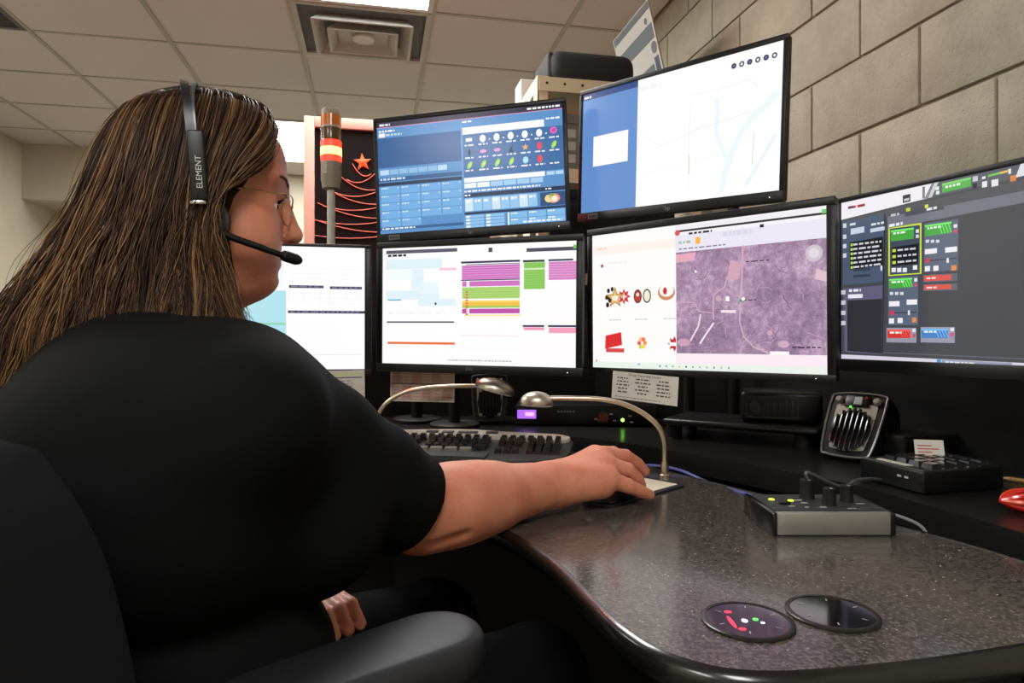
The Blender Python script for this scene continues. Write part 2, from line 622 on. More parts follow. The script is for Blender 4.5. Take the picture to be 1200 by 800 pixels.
# rounded bumper edge swept round the outline
n = len(outline)
vs, fs = [], []
prof = [(0.000, 0.0015), (0.004, 0.0005), (0.009, -0.004), (0.011, -0.012), (0.009, -0.022), (0.003, -0.028), (-0.002, -0.030)]
for i in range(n):
    p0, p1, p2 = Vector(outline[i - 1]), Vector(outline[i]), Vector(outline[(i + 1) % n])
    tdir = (p2 - p0).normalized()
    nrm = Vector((tdir.y, -tdir.x))
    for d, z in prof:
        q = p1 + nrm * d
        vs.append((q.x, q.y, DZ + z))
k = len(prof)
for i in range(n):
    j = (i + 1) % n
    for a in range(k - 1):
        fs.append((i * k + a, i * k + a + 1, j * k + a + 1, j * k + a))
    fs.append((i * k + k - 1, i * k, j * k, j * k + k - 1))
b = MB(); b.add(vs, fs); obj('edge_trim', b, EDGEM, desk, world=True, smooth=60)
b = MB(); b.box((0.42, 0.78, 0.03), (0.60, 0.98, DZ - 0.03)); obj('pedestal', b, BLACKM, desk, world=True)
b = MB(); b.box((-1.0, 1.42, 0.03), (-0.85, 1.58, DZ - 0.03)); obj('pedestal', b, BLACKM, desk, world=True)
b = MB(); b.prism(ccw([(-1.1, 1.40), (-0.85, 1.60), (-0.3, 1.70), (0.08, 1.62), (0.24, 1.47), (0.42, 1.18), (0.44, 1.2), (0.26, 1.50), (0.09, 1.65), (-0.3, 1.73), (-0.86, 1.63), (-1.12, 1.42)]), 0.04, DZ - 0.03)
obj('modesty_panel', b, BLACKM, desk, world=True, smooth=0)

shelf_front = [(0.715, 0.80), (0.70, 0.906), (0.655, 1.08), (0.605, 1.224), (0.49, 1.40), (0.367, 1.56), (0.30, 1.65), (0.1, 1.79), (-0.3, 1.87), (-0.86, 1.74)]
sf = [(p.x, p.y) for p in catmull([(x, y, 0) for x, y in shelf_front], 6)]
shelf_out = ccw(sf + [(-1.25, 1.55), (-1.3, 1.9), (-0.9, 2.08), (-0.3, 2.24), (0.28, 2.22), (0.72, 2.03), (0.98, 1.3), (1.08, 0.80)])
shelf = thing('monitor_shelf', 'black rear shelf of the console under the monitors', 'shelf', (0.3, 1.9, 0))
b = MB(); b.prism(shelf_out, SZ - 0.045, SZ, bev=0.006); obj('shelf_top', b, SHELFM, shelf, world=True, smooth=40)
b = MB(); b.prism(ccw([(-1.28, 1.88), (-0.9, 2.08), (-0.3, 2.24), (0.28, 2.22), (0.72, 2.03), (0.73, 2.05), (0.29, 2.245), (-0.3, 2.265), (-0.91, 2.105), (-1.3, 1.90)]), 0.02, 1.2)
obj('back_panel', b, BLACKM, shelf, world=True, smooth=0)
b = MB(); b.prism(ccw([(0.705, 2.045), (0.985, 1.3), (1.085, 0.81), (1.105, 0.81), (1.005, 1.31), (0.735, 2.06)]), 0.02, 0.98)
obj('side_panel', b, BLACKM, shelf, world=True, smooth=0)
for x, y in ((0.85, 1.0), (0.7, 1.6), (0.0, 2.1), (-0.9, 1.9)):
    b = MB(); b.box((x - 0.04, y - 0.04, 0.0), (x + 0.04, y + 0.04, SZ - 0.046)); obj('leg', b, BLACKM, shelf, world=True)
for x, y in ((-0.95, 1.5), (0.5, 0.88)):
    b = MB(); b.box((x - 0.06, y - 0.06, 0.0), (x + 0.06, y + 0.06, 0.03)); obj('foot', b, BLACKM, desk, world=True)

# round touch controls let into the worktop
RIMM = mat('dial_rim', (70, 68, 66), 0.3, metal=0.8)
DIALG = mat('dial_glass', (10, 8, 9), 0.08, spec=0.5, coat=0.6)
for (px, py), lab in (((876, 729), 'round glossy touch dial with red and green lights in the worktop'), ((975, 719.5), 'round dark touch dial in the worktop, its lights off')):
    c = PZ(px, py, DZ)
    lit = px < 900
    t = thing('touch_dial', lab, 'touch dial', (c.x, c.y, DZ + 0.0005), 0, 'round dials in the worktop')
    b = MB(); b.lathe([(0.0455, 0), (0.0455, 0.002), (0.044, 0.003), (0.0405, 0.003), (0.0405, 0.0)], 48); obj('rim', b, RIMM, t)
    b = MB(); b.lathe([(0.0405, 0.0005), (0.0405, 0.0024)], 48); obj('glass_face', b, DIALG, t)
    GREYMARK = mat('dial_mark', (150, 148, 145), 0.5)
    for a in (20, 75, 140, 200, 255, 320):
        M = Matrix.Translation((0.031 * math.cos(math.radians(a)), 0.031 * math.sin(math.radians(a)), 0.0024)) @ Matrix.Rotation(math.radians(a), 4, 'Z')
        b = MB(); b.add([(-0.003, -0.0007, 0.0003), (0.003, -0.0007, 0.0003), (0.003, 0.0007, 0.0003), (-0.003, 0.0007, 0.0003)], [(0, 1, 2, 3)], M)
        obj('mark', b, GREYMARK, t, smooth=0)
    if lit:
        REDL = mat('red_led', (200, 30, 60), 0.4, emis=(255, 60, 90), es=1.2)
        GRNL = mat('green_led', (60, 220, 60), 0.4, emis=(80, 255, 90), es=2.0)
        WHTL = mat('white_led', (240, 240, 240), 0.4, emis=(255, 255, 255), es=1.5)
        for nm, m, x, y, sx, sy in (('red_light', REDL, -0.014, 0.018, 0.004, 0.003), ('red_light', REDL, -0.018, -0.006, 0.0022, 0.014), ('red_light', REDL, -0.013, -0.022, 0.004, 0.003),
                                    ('white_light', WHTL, -0.004, -0.003, 0.003, 0.004), ('green_light', GRNL, 0.008, 0.0, 0.0028, 0.0028), ('white_light', WHTL, 0.0125, -0.008, 0.002, 0.002)):
            b = MB(); b.lathe([(1.0, 0), (1.0, 0.0004)], 12, Matrix.Translation((x, y, 0.0024)) @ Matrix.Diagonal((sx, sy, 1, 1)))
            obj(nm, b, m, t)
# ------------------------------------------------------------------ monitors
SCREENM = attr_mat('screen_picture', SCREEN, rough=0.22, spec=0.35)
PRINTM = attr_mat('printed_sheet', None, rough=0.8, spec=0.2)


class UI:
    """flat picture made of coloured patches; (u,v) run 0..1 from the top left corner"""
    def __init__(self, w, h, step=0.00008):
        self.w, self.h, self.step = w, h, step
        self.mb = MB()
        self.n = 0

    def pt(self, u, v, k):
        return ((u - 0.5) * self.w, -k * self.step, (0.5 - v) * self.h)

    def poly(self, pts, c, layer=1):
        c = lin(c)
        self.mb.add([self.pt(min(1, max(0, u)), min(1, max(0, v)), layer) for u, v in pts], [list(range(len(pts)))], None, c)

    def rect(self, u0, v0, u1, v1, c, layer=1):
        self.poly([(u0, v1), (u1, v1), (u1, v0), (u0, v0)], c, layer)

    def disc(self, u, v, r, c, layer=1, n=12, ry=None, rot=0.0, start=0.0):
        asp = self.w / self.h
        ry = r if ry is None else ry
        pts = []
        for k in range(n):
            a = start - 2 * math.pi * k / n
            x, y = r * math.cos(a), ry * math.sin(a)
            pts.append((u + (x * math.cos(rot) - y * math.sin(rot)), v + (x * math.sin(rot) + y * math.cos(rot)) * asp))
        self.poly(pts[::-1] if False else pts, c, layer)

    def star(self, u, v, r, c, layer=1, inner=0.42, n=5, rot=0.0):
        asp = self.w / self.h
        cc = lin(c)
        pts = []
        for k in range(2 * n):
            a = math.pi / 2 + rot + math.pi * k / n
            q = r if k % 2 == 0 else r * inner
            pts.append((u + q * math.cos(a), v - q * math.sin(a) * asp))
        vs = [self.pt(*p, layer) for p in pts] + [self.pt(u, v, layer)]
        fs = [(i, (i + 1) % (2 * n), 2 * n) for i in range(2 * n)]
        self.mb.add(vs, fs, None, cc)

    def line(self, pts, wd, c, layer=1):
        asp = self.w / self.h
        for (u0, v0), (u1, v1) in zip(pts[:-1], pts[1:]):
            dx, dy = u1 - u0, (v1 - v0) / asp
            L = math.hypot(dx, dy) or 1e-6
            nx, ny = -dy / L * wd / 2, dx / L * wd / 2 * asp
            self.poly([(u0 + nx, v0 + ny), (u1 + nx, v1 + ny), (u1 - nx, v1 - ny), (u0 - nx, v0 - ny)], c, layer)

    def text(self, u, v, w, h, c, layer=2, word=0.02):
        x = u
        while x < u + w - 0.002:
            q = min(random.uniform(0.4, 1.4) * word, u + w - x)
            self.rect(x, v, x + q, v + h, c, layer)
            x += q + word * 0.3


W_ = (250, 250, 252)


def ui_top_left(ui):
    R = ui.rect
    R(0, 0, 1, 1, (84, 142, 198), 0)
    R(0, 0, 1, 0.05, (38, 32, 62)); ui.line([(0, 0.05), (1, 0.05)], 0.004, (214, 150, 190), 2)
    ui.text(0.015, 0.018, 0.06, 0.018, W_); ui.text(0.82, 0.015, 0.17, 0.016, W_)
    ui.text(0.01, 0.075, 0.09, 0.016, W_)
    R(0.01, 0.10, 0.045, 0.135, W_, 2); ui.text(0.05, 0.11, 0.09, 0.018, (190, 214, 236))
    R(0, 0.145, 0.465, 0.41, (44, 92, 150), 1)
    for k in range(7):
        R(0.01 + k * 0.054, 0.43, 0.06 + k * 0.054, 0.475, (186, 216, 240) if k in (0, 6) else (140, 186, 224), 2)
    R(0.0, 0.50, 0.465, 0.535, (40, 86, 140), 1); ui.text(0.01, 0.505, 0.14, 0.018, (200, 226, 244))
    R(0.0, 0.545, 0.465, 0.575, (20, 44, 78), 2)
    for r in range(5):
        for c in range(4):
            if r == 4 and c > 1:
                continue
            R(0.01 + c * 0.114, 0.582 + r * 0.073, 0.118 + c * 0.114, 0.648 + r * 0.073, (112, 172, 224), 1)
            ui.text(0.014 + c * 0.114, 0.588 + r * 0.073, 0.04, 0.012, (206, 228, 245), 2, 0.014)
            R(0.106 + c * 0.114, 0.588 + r * 0.073, 0.112 + c * 0.114, 0.6 + r * 0.073, (206, 228, 245), 2)
    R(0, 0.945, 0.465, 0.97, (44, 92, 148)); ui.text(0.012, 0.95, 0.19, 0.014, (226, 238, 248))
    # right part
    R(0.467, 0.075, 0.470, 1.0, (120, 170, 220), 2)
    ui.text(0.475, 0.068, 0.05, 0.014, W_)
    R(0.475, 0.125, 0.905, 0.185, W_, 1); ui.text(0.915, 0.115, 0.075, 0.014, W_)
    R(0.475, 0.19, 1.0, 0.56, (52, 104, 160), 0.5)
    for r in range(3):
        for c in range(7):
            x, y = 0.508 + c * 0.074, 0.235 + r * 0.11
            ui.text(x - 0.024, y + 0.042, 0.05, 0.011, W_, 3, 0.025)
            if r == 0 and c == 0:
                R(x - 0.017, y - 0.015, x + 0.017, y + 0.015, (235, 238, 242), 2)
            elif r == 0 and c < 6:
                ui.disc(x, y, 0.016, (244, 246, 248), 2, 10, 0.02); ui.disc(x + 0.036, y + 0.01, 0.004, W_, 2, 8)
            elif r == 0:
                ui.disc(x, y - 0.01, 0.018, (226, 96, 190), 2); ui.disc(x, y - 0.01, 0.009, (196, 60, 160), 3)
            elif r == 1 and c == 0:
                R(x - 0.005, y - 0.028, x + 0.005, y + 0.03, (14, 26, 48), 2); R(x - 0.012, y - 0.005, x + 0.012, y + 0.002, (14, 26, 48), 2)
            elif r == 1 and c in (1, 2):
                ui.disc(x, y, 0.018, (240, 150, 205), 2, 12, 0.009)
            elif r == 1 and c == 3:
                ui.poly([(x - 0.014, y + 0.03), (x + 0.012, y + 0.03), (x + 0.005, y + 0.005), (x + 0.012, y - 0.035), (x - 0.005, y)], (12, 22, 40), 2)
            elif r == 1 and c == 4:
                ui.star(x, y, 0.018, (232, 176, 88), 2)
            elif (r == 1 and c == 5) or (r == 2 and c == 5):
                ui.disc(x, y, 0.013, (232, 66, 84), 2, 10, 0.02)
            elif r == 2 and c == 4:
                ui.disc(x, y, 0.015, (176, 222, 244), 2, 8, 0.018)
            elif r == 2 and c == 6:
                pass
            else:
                ui.disc(x, y, 0.011, (150, 214, 96), 2, 10, 0.022, 0.5); ui.disc(x + 0.003, y, 0.005, (214, 226, 90), 3, 8, 0.01, 0.5)
    R(0.475, 0.565, 0.90, 0.605, W_, 1)
    for k in range(6):
        R(0.475 + k * 0.07, 0.612, 0.54 + k * 0.07, 0.655, (160, 202, 236) if k > 1 else (232, 240, 248), 1)
    R(0.91, 0.57, 0.95, 0.60, (176, 212, 240)); R(0.955, 0.57, 0.995, 0.60, (176, 212, 240))
    ui.text(0.475, 0.675, 0.40, 0.014, W_)
    R(0.47, 0.70, 1.0, 0.735, (20, 44, 78), 1); ui.text(0.475, 0.71, 0.03, 0.014, W_); ui.text(0.90, 0.71, 0.03, 0.012, W_)
    for k in range(8):
        R(0.475 + k * 0.048, 0.745, 0.52 + k * 0.048, 0.855, (150, 198, 236) if k % 3 else (206, 228, 244), 1)
        ui.text(0.48 + k * 0.048, 0.76, 0.03, 0.02, W_, 2, 0.02)
    R(0.872, 0.745, 1.0, 0.86, (36, 76, 122), 1)
    ui.disc(0.94, 0.80, 0.034, (232, 152, 120), 2, 14, 0.024); ui.disc(0.915, 0.80, 0.02, (240, 214, 150), 3, 12); ui.disc(0.93, 0.785, 0.016, (120, 170, 70), 3, 10); ui.disc(0.945, 0.805, 0.016, (250, 236, 214), 4, 10)
    R(0.47, 0.865, 1.0, 0.885, (20, 44, 78), 1)
    for r in range(4):
        for c in range(2):
            R(0.475 + c * 0.108, 0.892 + r * 0.028, 0.575 + c * 0.108, 0.915 + r * 0.028, (140, 192, 234), 1)
            R(0.478 + c * 0.108, 0.895 + r * 0.028, 0.50 + c * 0.108, 0.912 + r * 0.028, (236, 242, 248), 2)
    R(0.70, 0.892, 0.708, 1.0, W_, 1)
    for r in range(2):
        for c in range(3):
            R(0.713 + c * 0.096, 0.892 + r * 0.055, 0.803 + c * 0.096, 0.942 + r * 0.055, (126, 184, 232), 1)
            ui.text(0.717 + c * 0.096, 0.897 + r * 0.055, 0.035, 0.011, W_, 2, 0.012)
    ui.text(0.78, 0.975, 0.2, 0.013, W_, 3)


def ui_top_right(ui):
    R = ui.rect
    R(0, 0, 1, 1, (252, 252, 253), 0)
    R(0, 0, 0.325, 1, (98, 142, 204), 1); R(0, 0, 0.325, 0.05, (46, 74, 130), 2)
    ui.text(0.008, 0.02, 0.05, 0.018, W_, 3)
    R(0.07, 0.37, 0.275, 0.62, (253, 253, 253), 2)
    ui.text(0.33, 0.06, 0.12, 0.03, (240, 241, 246), 1, 0.05)
    for k in range(6):
        x = 0.795 + k * 0.034
        ui.disc(x, 0.085, 0.0115, (52, 58, 84), 1, 14); ui.disc(x, 0.085, 0.006, (240, 240, 246) if k % 2 else (96, 110, 150), 2, 8)
    riv = (236, 246, 251)
    ui.line([(0.98, 0.33), (0.93, 0.42), (0.88, 0.47), (0.84, 0.55), (0.80, 0.68), (0.77, 0.82), (0.75, 0.97)], 0.028, riv, 1)
    ui.line([(0.72, 0.28), (0.73, 0.40), (0.72, 0.52), (0.75, 0.64), (0.78, 0.74)], 0.02, riv, 1)
    ui.line([(0.98, 0.62), (0.92, 0.78), (0.86, 0.94)], 0.016, (232, 243, 250), 1)
    rd = (238, 238, 236)
    ui.line([(0.35, 0.44), (0.45, 0.55), (0.55, 0.52), (0.65, 0.47), (0.75, 0.46), (0.98, 0.40)], 0.004, rd, 2)
    ui.line([(0.60, 0.30), (0.595, 0.5), (0.60, 0.9)], 0.004, rd, 2)
    ui.line([(0.60, 0.22), (0.78, 0.22), (0.86, 0.20), (0.90, 0.27)], 0.0035, rd, 2)
    ui.line([(0.89, 0.58), (0.885, 0.8)], 0.0035, (222, 220, 214), 2)
    ui.line([(0.598, 0.66), (0.60, 0.80)], 0.005, (216, 206, 188), 2)
    ui.line([(0.35, 0.75), (0.55, 0.72), (0.72, 0.70)], 0.003, (240, 240, 240), 2)


def ui_schedule(ui):
    R = ui.rect
    R(0, 0, 1, 1, (252, 250, 251), 0)
    R(0.02, 0.02, 0.41, 0.05, (88, 84, 102)); ui.disc(0.012, 0.055, 0.010, (240, 240, 244), 2)
    ui.text(0.03, 0.055, 0.11, 0.02, (40, 38, 60), 2)
    R(0.572, 0.028, 0.592, 0.065, (70, 70, 74)); R(0.762, 0.045, 1.0, 0.075, (72, 70, 88)); R(0.985, 0.03, 1.0, 0.06, (110, 200, 90), 2)
    pb = (222, 240, 247)
    R(0.02, 0.10, 0.33, 0.185, pb); R(0.02, 0.20, 0.17, 0.28, (240, 248, 251)); R(0.16, 0.19, 0.23, 0.36, pb)
    R(0.02, 0.37, 0.40, 0.45, pb); R(0.20, 0.30, 0.31, 0.40, (230, 244, 250)); R(0.20, 0.45, 0.405, 0.505, pb)
    R(0.315, 0.185, 0.405, 0.205, (246, 196, 214), 2); R(0.315, 0.21, 0.405, 0.445, (253, 253, 254), 2)
    R(0.03, 0.445, 0.105, 0.455, (70, 160, 200), 2); ui.disc(0.296, 0.485, 0.006, (24, 24, 30), 3)
    ui.text(0.03, 0.56, 0.32, 0.008, (234, 234, 238), 2, 0.05)
    R(0.025, 0.635, 0.395, 0.647, (52, 48, 74), 2); R(0.03, 0.812, 0.40, 0.832, (232, 112, 56), 2)
    nav = (40, 38, 84)
    mag, grn, yel = (206, 112, 190), (158, 204, 96), (248, 214, 96)
    R(0.43, 0.135, 0.73, 0.152, nav, 2); R(0.455, 0.16, 0.73, 0.166, nav, 2)
    R(0.435, 0.17, 0.73, 0.285, mag); R(0.43, 0.288, 0.73, 0.297, nav, 2); R(0.437, 0.302, 0.73, 0.345, mag)
    R(0.437, 0.352, 0.73, 0.447, grn); R(0.437, 0.462, 0.73, 0.478, yel); R(0.437, 0.478, 0.73, 0.506, (240, 190, 70)); R(0.437, 0.506, 0.73, 0.524, grn)
    R(0.437, 0.53, 0.73, 0.57, (190, 80, 170)); R(0.45, 0.58, 0.735, 0.592, (250, 224, 150))
    for k in range(6):
        R(0.435, 0.19 + k * 0.019, 0.73, 0.193 + k * 0.019, (232, 176, 222), 2)
    for k in range(5):
        R(0.437, 0.366 + k * 0.018, 0.73, 0.369 + k * 0.018, (200, 228, 160), 2)
    for k in range(9):
        R(0.455, 0.385 + k * 0.023, 0.468, 0.397 + k * 0.023, (226, 84, 70), 3)
    R(0.46, 0.30, 0.475, 0.345, (250, 235, 248), 3); R(0.46, 0.53, 0.475, 0.57, (250, 235, 248), 3)
    R(0.745, 0.14, 0.85, 0.158, (30, 60, 40), 2); R(0.75, 0.16, 0.852, 0.375, (132, 196, 84)); R(0.75, 0.205, 0.852, 0.22, (206, 232, 180), 2)
    for k in range(7):
        R(0.75, 0.235 + k * 0.02, 0.852, 0.238 + k * 0.02, (166, 214, 124), 2)
    R(0.868, 0.14, 0.985, 0.155, nav, 2); R(0.87, 0.16, 1.0, 0.305, (214, 130, 196))
    for k in range(6):
        R(0.87, 0.18 + k * 0.02, 1.0, 0.183 + k * 0.02, (238, 190, 226), 2)
    R(0.745, 0.665, 0.85, 0.68, nav, 2); R(0.75, 0.683, 0.85, 0.705, (240, 150, 176))
    R(0.868, 0.665, 1.0, 0.68, nav, 2); R(0.872, 0.684, 1.0, 0.728, (242, 160, 186))
    ui.line([(0.43, 0.75), (0.73, 0.755)], 0.003, (246, 220, 228), 2); ui.line([(0.43, 0.86), (0.73, 0.865)], 0.002, (236, 236, 240), 2)
    ui.text(0.36, 0.955, 0.33, 0.012, (186, 190, 198), 2, 0.012)


def ui_left(ui):
    R = ui.rect
    R(0, 0, 1, 1, (252, 251, 252), 0)
    R(0.0, 0.36, 0.575, 0.86, (178, 226, 236), 1); R(0.0, 0.62, 0.575, 0.64, (150, 214, 190), 2); R(0.0, 0.70, 0.575, 0.715, (150, 214, 190), 2)
    R(0.1, 0.1, 0.56, 0.33, (240, 246, 250), 1)
    for y, u0, u1 in ((0.315, 0.59, 0.775), (0.32, 0.81, 0.985), (0.52, 0.585, 1.0)):
        R(u0, y, u1, y + 0.022, (58, 54, 84), 2); ui.text(u0 + 0.01, y + 0.008, (u1 - u0) * 0.9, 0.006, (150, 150, 180), 3, 0.03)
    for x in (0.59, 0.67, 0.76, 0.81, 0.90, 0.98):
        ui.line([(x, 0.34), (x, 0.47)], 0.002, (226, 226, 234), 2)
    for y in (0.18, 0.22, 0.26, 0.38, 0.42, 0.46):
        ui.line([(0.60, y), (0.97, y)], 0.002, (236, 234, 240), 2)
    ui.line([(0.60, 0.88), (0.98, 0.88)], 0.003, (228, 224, 234), 2)


def ui_browser(ui):
    R = ui.rect
    R(0, 0, 1, 1, (253, 249, 248), 0)
    R(0, 0.09, 0.415, 0.15, (252, 240, 232), 1); ui.text(0.03, 0.10, 0.05, 0.012, (236, 210, 190), 2)
    ui.star(0.052, 0.235, 0.012, (150, 70, 50), 2); ui.text(0.08, 0.215, 0.1, 0.008, (232, 220, 214), 2)
    # badge row: paw, star and red cross
    x, y = 0.12, 0.475
    for dx, dy, r in ((-0.045, 0.0, 0.008), (-0.035, -0.05, 0.008), (-0.015, -0.06, 0.008), (-0.04, 0.055, 0.009), (-0.025, 0.01, 0.014)):
        ui.disc(x + dx, y + dy, r, (18, 16, 16), 1, 10, r * 1.35)
    ui.star(x + 0.045, y, 0.036, (206, 40, 50), 1, 0.55, 8); ui.star(x + 0.045, y, 0.02, (250, 210, 210), 2, 0.4, 4)
    ui.star(x, y + 0.005, 0.05, (190, 128, 58), 3); ui.star(x, y + 0.005, 0.036, (232, 190, 120), 4); ui.disc(x, y + 0.008, 0.017, (246, 236, 214), 5, 12, 0.012)
    for dx in (0.235, 0.28):
        ui.disc(dx, 0.478, 0.02, (96, 30, 26) if dx < 0.25 else (60, 60, 48), 2, 18, 0.03)
        ui.disc(dx, 0.478, 0.015, (190, 60, 54) if dx < 0.25 else (238, 230, 206), 3, 16, 0.024)
        ui.disc(dx, 0.465, 0.008, (246, 240, 226), 4, 10)
    ui.disc(0.372, 0.46, 0.04, (206, 140, 100), 2, 24, 0.033); ui.disc(0.373, 0.447, 0.033, (253, 248, 246), 3, 24, 0.026); ui.disc(0.366, 0.45, 0.010, (210, 40, 44), 4, 8, 0.016)
    for xx in (0.09, 0.22, 0.36):
        ui.text(xx, 0.64, 0.06, 0.008, (196, 192, 190), 2, 0.012)
        ui.text(xx, 0.955, 0.06, 0.007, (206, 202, 200), 2, 0.012)
    ui.poly([(0.065, 0.86), (0.155, 0.83), (0.15, 0.735), (0.068, 0.76)], (226, 38, 40), 2)
    for k in range(6):
        ui.line([(0.08 + k * 0.013, 0.765 - k * 0.004), (0.082 + k * 0.013, 0.84 - k * 0.004)], 0.003, (180, 20, 26), 3)
    R(0.07, 0.855, 0.165, 0.885, (214, 70, 74), 2)
    for k, c in enumerate(((240, 150, 60), (250, 214, 80), (200, 214, 90), (236, 90, 90), (248, 190, 130), (244, 120, 70))):
        ui.disc(0.255 + 0.014 * math.cos(k * 1.05), 0.815 + 0.03 * math.sin(k * 1.05), 0.010, c, 2 + k, 8)
    ui.star(0.408, 0.82, 0.032, (206, 34, 40), 1, 0.6, 8); R(0.385, 0.81, 0.415, 0.835, (252, 248, 246), 2)
    # map window
    R(0.415, 0.0, 1.0, 1.0, (246, 240, 246), 6)
    R(0.415, 0.012, 1.0, 0.035, (236, 234, 240), 7); R(0.43, 0.038, 1.0, 0.052, (46, 42, 52), 7); R(0.985, 0.02, 1.0, 0.045, (96, 206, 96), 9)
    ui.disc(0.425, 0.055, 0.012, (216, 84, 90), 9); ui.text(0.475, 0.062, 0.10, 0.014, (52, 48, 56), 8); R(0.765, 0.065, 0.78, 0.085, (30, 30, 34), 9)
    R(0.415, 0.075, 1.0, 0.19, (232, 228, 242), 7); R(0.505, 0.10, 0.525, 0.145, (246, 180, 60), 9)
    ui.text(0.43, 0.115, 0.06, 0.018, (170, 190, 160), 8); ui.text(0.62, 0.085, 0.12, 0.03, (214, 214, 230), 8, 0.016); ui.text(0.43, 0.165, 0.2, 0.008, (120, 116, 130), 9, 0.02)
    R(0.0, 0.955, 1.0, 1.0, (232, 240, 232), 7)
    R(0.415, 0.89, 1.0, 0.955, (250, 232, 242), 8)
    for k, c in enumerate(((90, 110, 150), (120, 120, 140), (90, 170, 190), (220, 190, 110), (60, 64, 80), (90, 150, 160), (150, 170, 190), (190, 150, 170), (120, 140, 170), (170, 170, 180), (110, 150, 150))):
        ui.disc(0.34 + k * 0.03, 0.977, 0.0042, c, 9, 6)
    map_overlay(ui)
    ui.disc(0.02, 0.95, 0.005, (200, 120, 90), 9, 6); ui.disc(0.24, 0.968, 0.006, (140, 200, 210), 9, 6)


def map_overlay(ui):
    pk = (212, 166, 188)
    L = 12
    ui.line([(0.70, 0.185), (0.695, 0.38), (0.69, 0.52), (0.685, 0.68), (0.70, 0.77), (0.74, 0.84), (0.80, 0.88)], 0.006, (210, 170, 190), L)
    ui.line([(0.635, 0.38), (0.625, 0.45), (0.60, 0.47), (0.58, 0.50), (0.578, 0.60), (0.58, 0.66)], 0.005, pk, L)
    ui.line([(0.415, 0.53), (0.50, 0.54), (0.515, 0.60), (0.58, 0.615)], 0.004, pk, L)
    ui.line([(0.525, 0.62), (0.515, 0.70), (0.48, 0.80)], 0.007, (236, 214, 222), L)
    ui.line([(0.58, 0.68), (0.545, 0.76), (0.52, 0.82)], 0.007, (246, 230, 236), L)
    ui.line([(0.61, 0.605), (0.67, 0.61)], 0.011, (244, 224, 230), L)
    ui.poly([(0.418, 0.26), (0.50, 0.255), (0.505, 0.20), (0.418, 0.205)], (228, 168, 188), L)
    ui.poly([(0.635, 0.40), (0.685, 0.40), (0.69, 0.30), (0.65, 0.27)], (208, 164, 184), L)
    ui.poly([(0.96, 0.43), (1.0, 0.45), (1.0, 0.39), (0.965, 0.37)], (224, 190, 204), L)
    ui.disc(0.45, 0.81, 0.03, (202, 158, 182), L, 9, 0.016); ui.disc(0.80, 0.75, 0.010, (206, 168, 190), L, 9); ui.disc(0.85, 0.82, 0.022, (206, 170, 192), L, 7, 0.014)
    ui.disc(0.60, 0.52, 0.012, (206, 164, 188), L, 8)
    ui.rect(0.63, 0.51, 0.645, 0.54, (250, 250, 250), L + 1); ui.disc(0.505, 0.33, 0.005, (250, 250, 250), L + 1)
    ui.disc(0.69, 0.54, 0.010, (60, 170, 80), L + 1, 3); ui.disc(0.70, 0.53, 0.007, (245, 245, 245), L + 2)
    ui.disc(0.958, 0.275, 0.030, (206, 192, 204), L + 1, 20); ui.disc(0.958, 0.275, 0.018, (224, 214, 222), L + 2, 16)
    ui.rect(0.80, 0.865, 0.87, 0.885, (250, 244, 248), L + 1); ui.text(0.88, 0.835, 0.10, 0.008, (60, 46, 60), L + 1, 0.02); ui.text(0.71, 0.29, 0.09, 0.007, (70, 50, 72), L + 1); ui.text(0.70, 0.535, 0.05, 0.007, (70, 50, 72), L + 1)
    rr_ = random.Random(3)
    for k in range(46):
        x0, y0 = rr_.uniform(0.43, 0.97), rr_.uniform(0.22, 0.84)
        pts = [(x0, y0)]
        a_ = rr_.uniform(0, 6.28)
        for q in range(rr_.randint(2, 4)):
            a_ += rr_.uniform(-0.7, 0.7)
            pts.append((min(0.995, max(0.42, pts[-1][0] + 0.016 * math.cos(a_))), min(0.88, max(0.195, pts[-1][1] + 0.028 * math.sin(a_)))))
        ui.line(pts, 0.0022, (196, 160, 186) if k % 3 else (112, 88, 116), 11)


def map_material():
    m = bpy.data.materials.new('aerial_map_picture')
    m.use_nodes = True
    nt = m.node_tree
    b = nt.nodes['Principled BSDF']
    tc = nt.nodes.new('ShaderNodeTexCoord')
    n = nt.nodes.new('ShaderNodeTexNoise'); n.inputs['Scale'].default_value = 70; n.inputs['Detail'].default_value = 10; n.inputs['Roughness'].default_value = 0.85
    n2 = nt.nodes.new('ShaderNodeTexNoise'); n2.inputs['Scale'].default_value = 9; n2.inputs['Detail'].default_value = 4; n2.inputs['Distortion'].default_value = 0.8
    mx = nt.nodes.new('ShaderNodeMath'); mx.operation = 'MULTIPLY_ADD'; mx.inputs[1].default_value = 0.75
    md = nt.nodes.new('ShaderNodeMath'); md.operation = 'MULTIPLY'; md.inputs[1].default_value = 0.35
    r = nt.nodes.new('ShaderNodeValToRGB')
    e = r.color_ramp.elements
    e[0].position = 0.38; e[0].color = lin((108, 84, 114)); e[1].position = 0.74; e[1].color = lin((236, 204, 226))
    k = r.color_ramp.elements.new(0.56); k.color = lin((170, 138, 170))
    nt.links.new(tc.outputs['Object'], n.inputs['Vector']); nt.links.new(tc.outputs['Object'], n2.inputs['Vector'])
    nt.links.new(n2.outputs['Fac'], md.inputs[0]); nt.links.new(md.outputs[0], mx.inputs[2]); nt.links.new(n.outputs['Fac'], mx.inputs[0])
    nt.links.new(mx.outputs[0], r.inputs['Fac'])
    nt.links.new(r.outputs['Color'], b.inputs['Emission Color'])
    b.inputs['Emission Strength'].default_value = SCREEN * 0.95
    b.inputs['Base Color'].default_value = (0.01, 0.01, 0.012, 1)
    b.inputs['Roughness'].default_value = 0.22
    return m


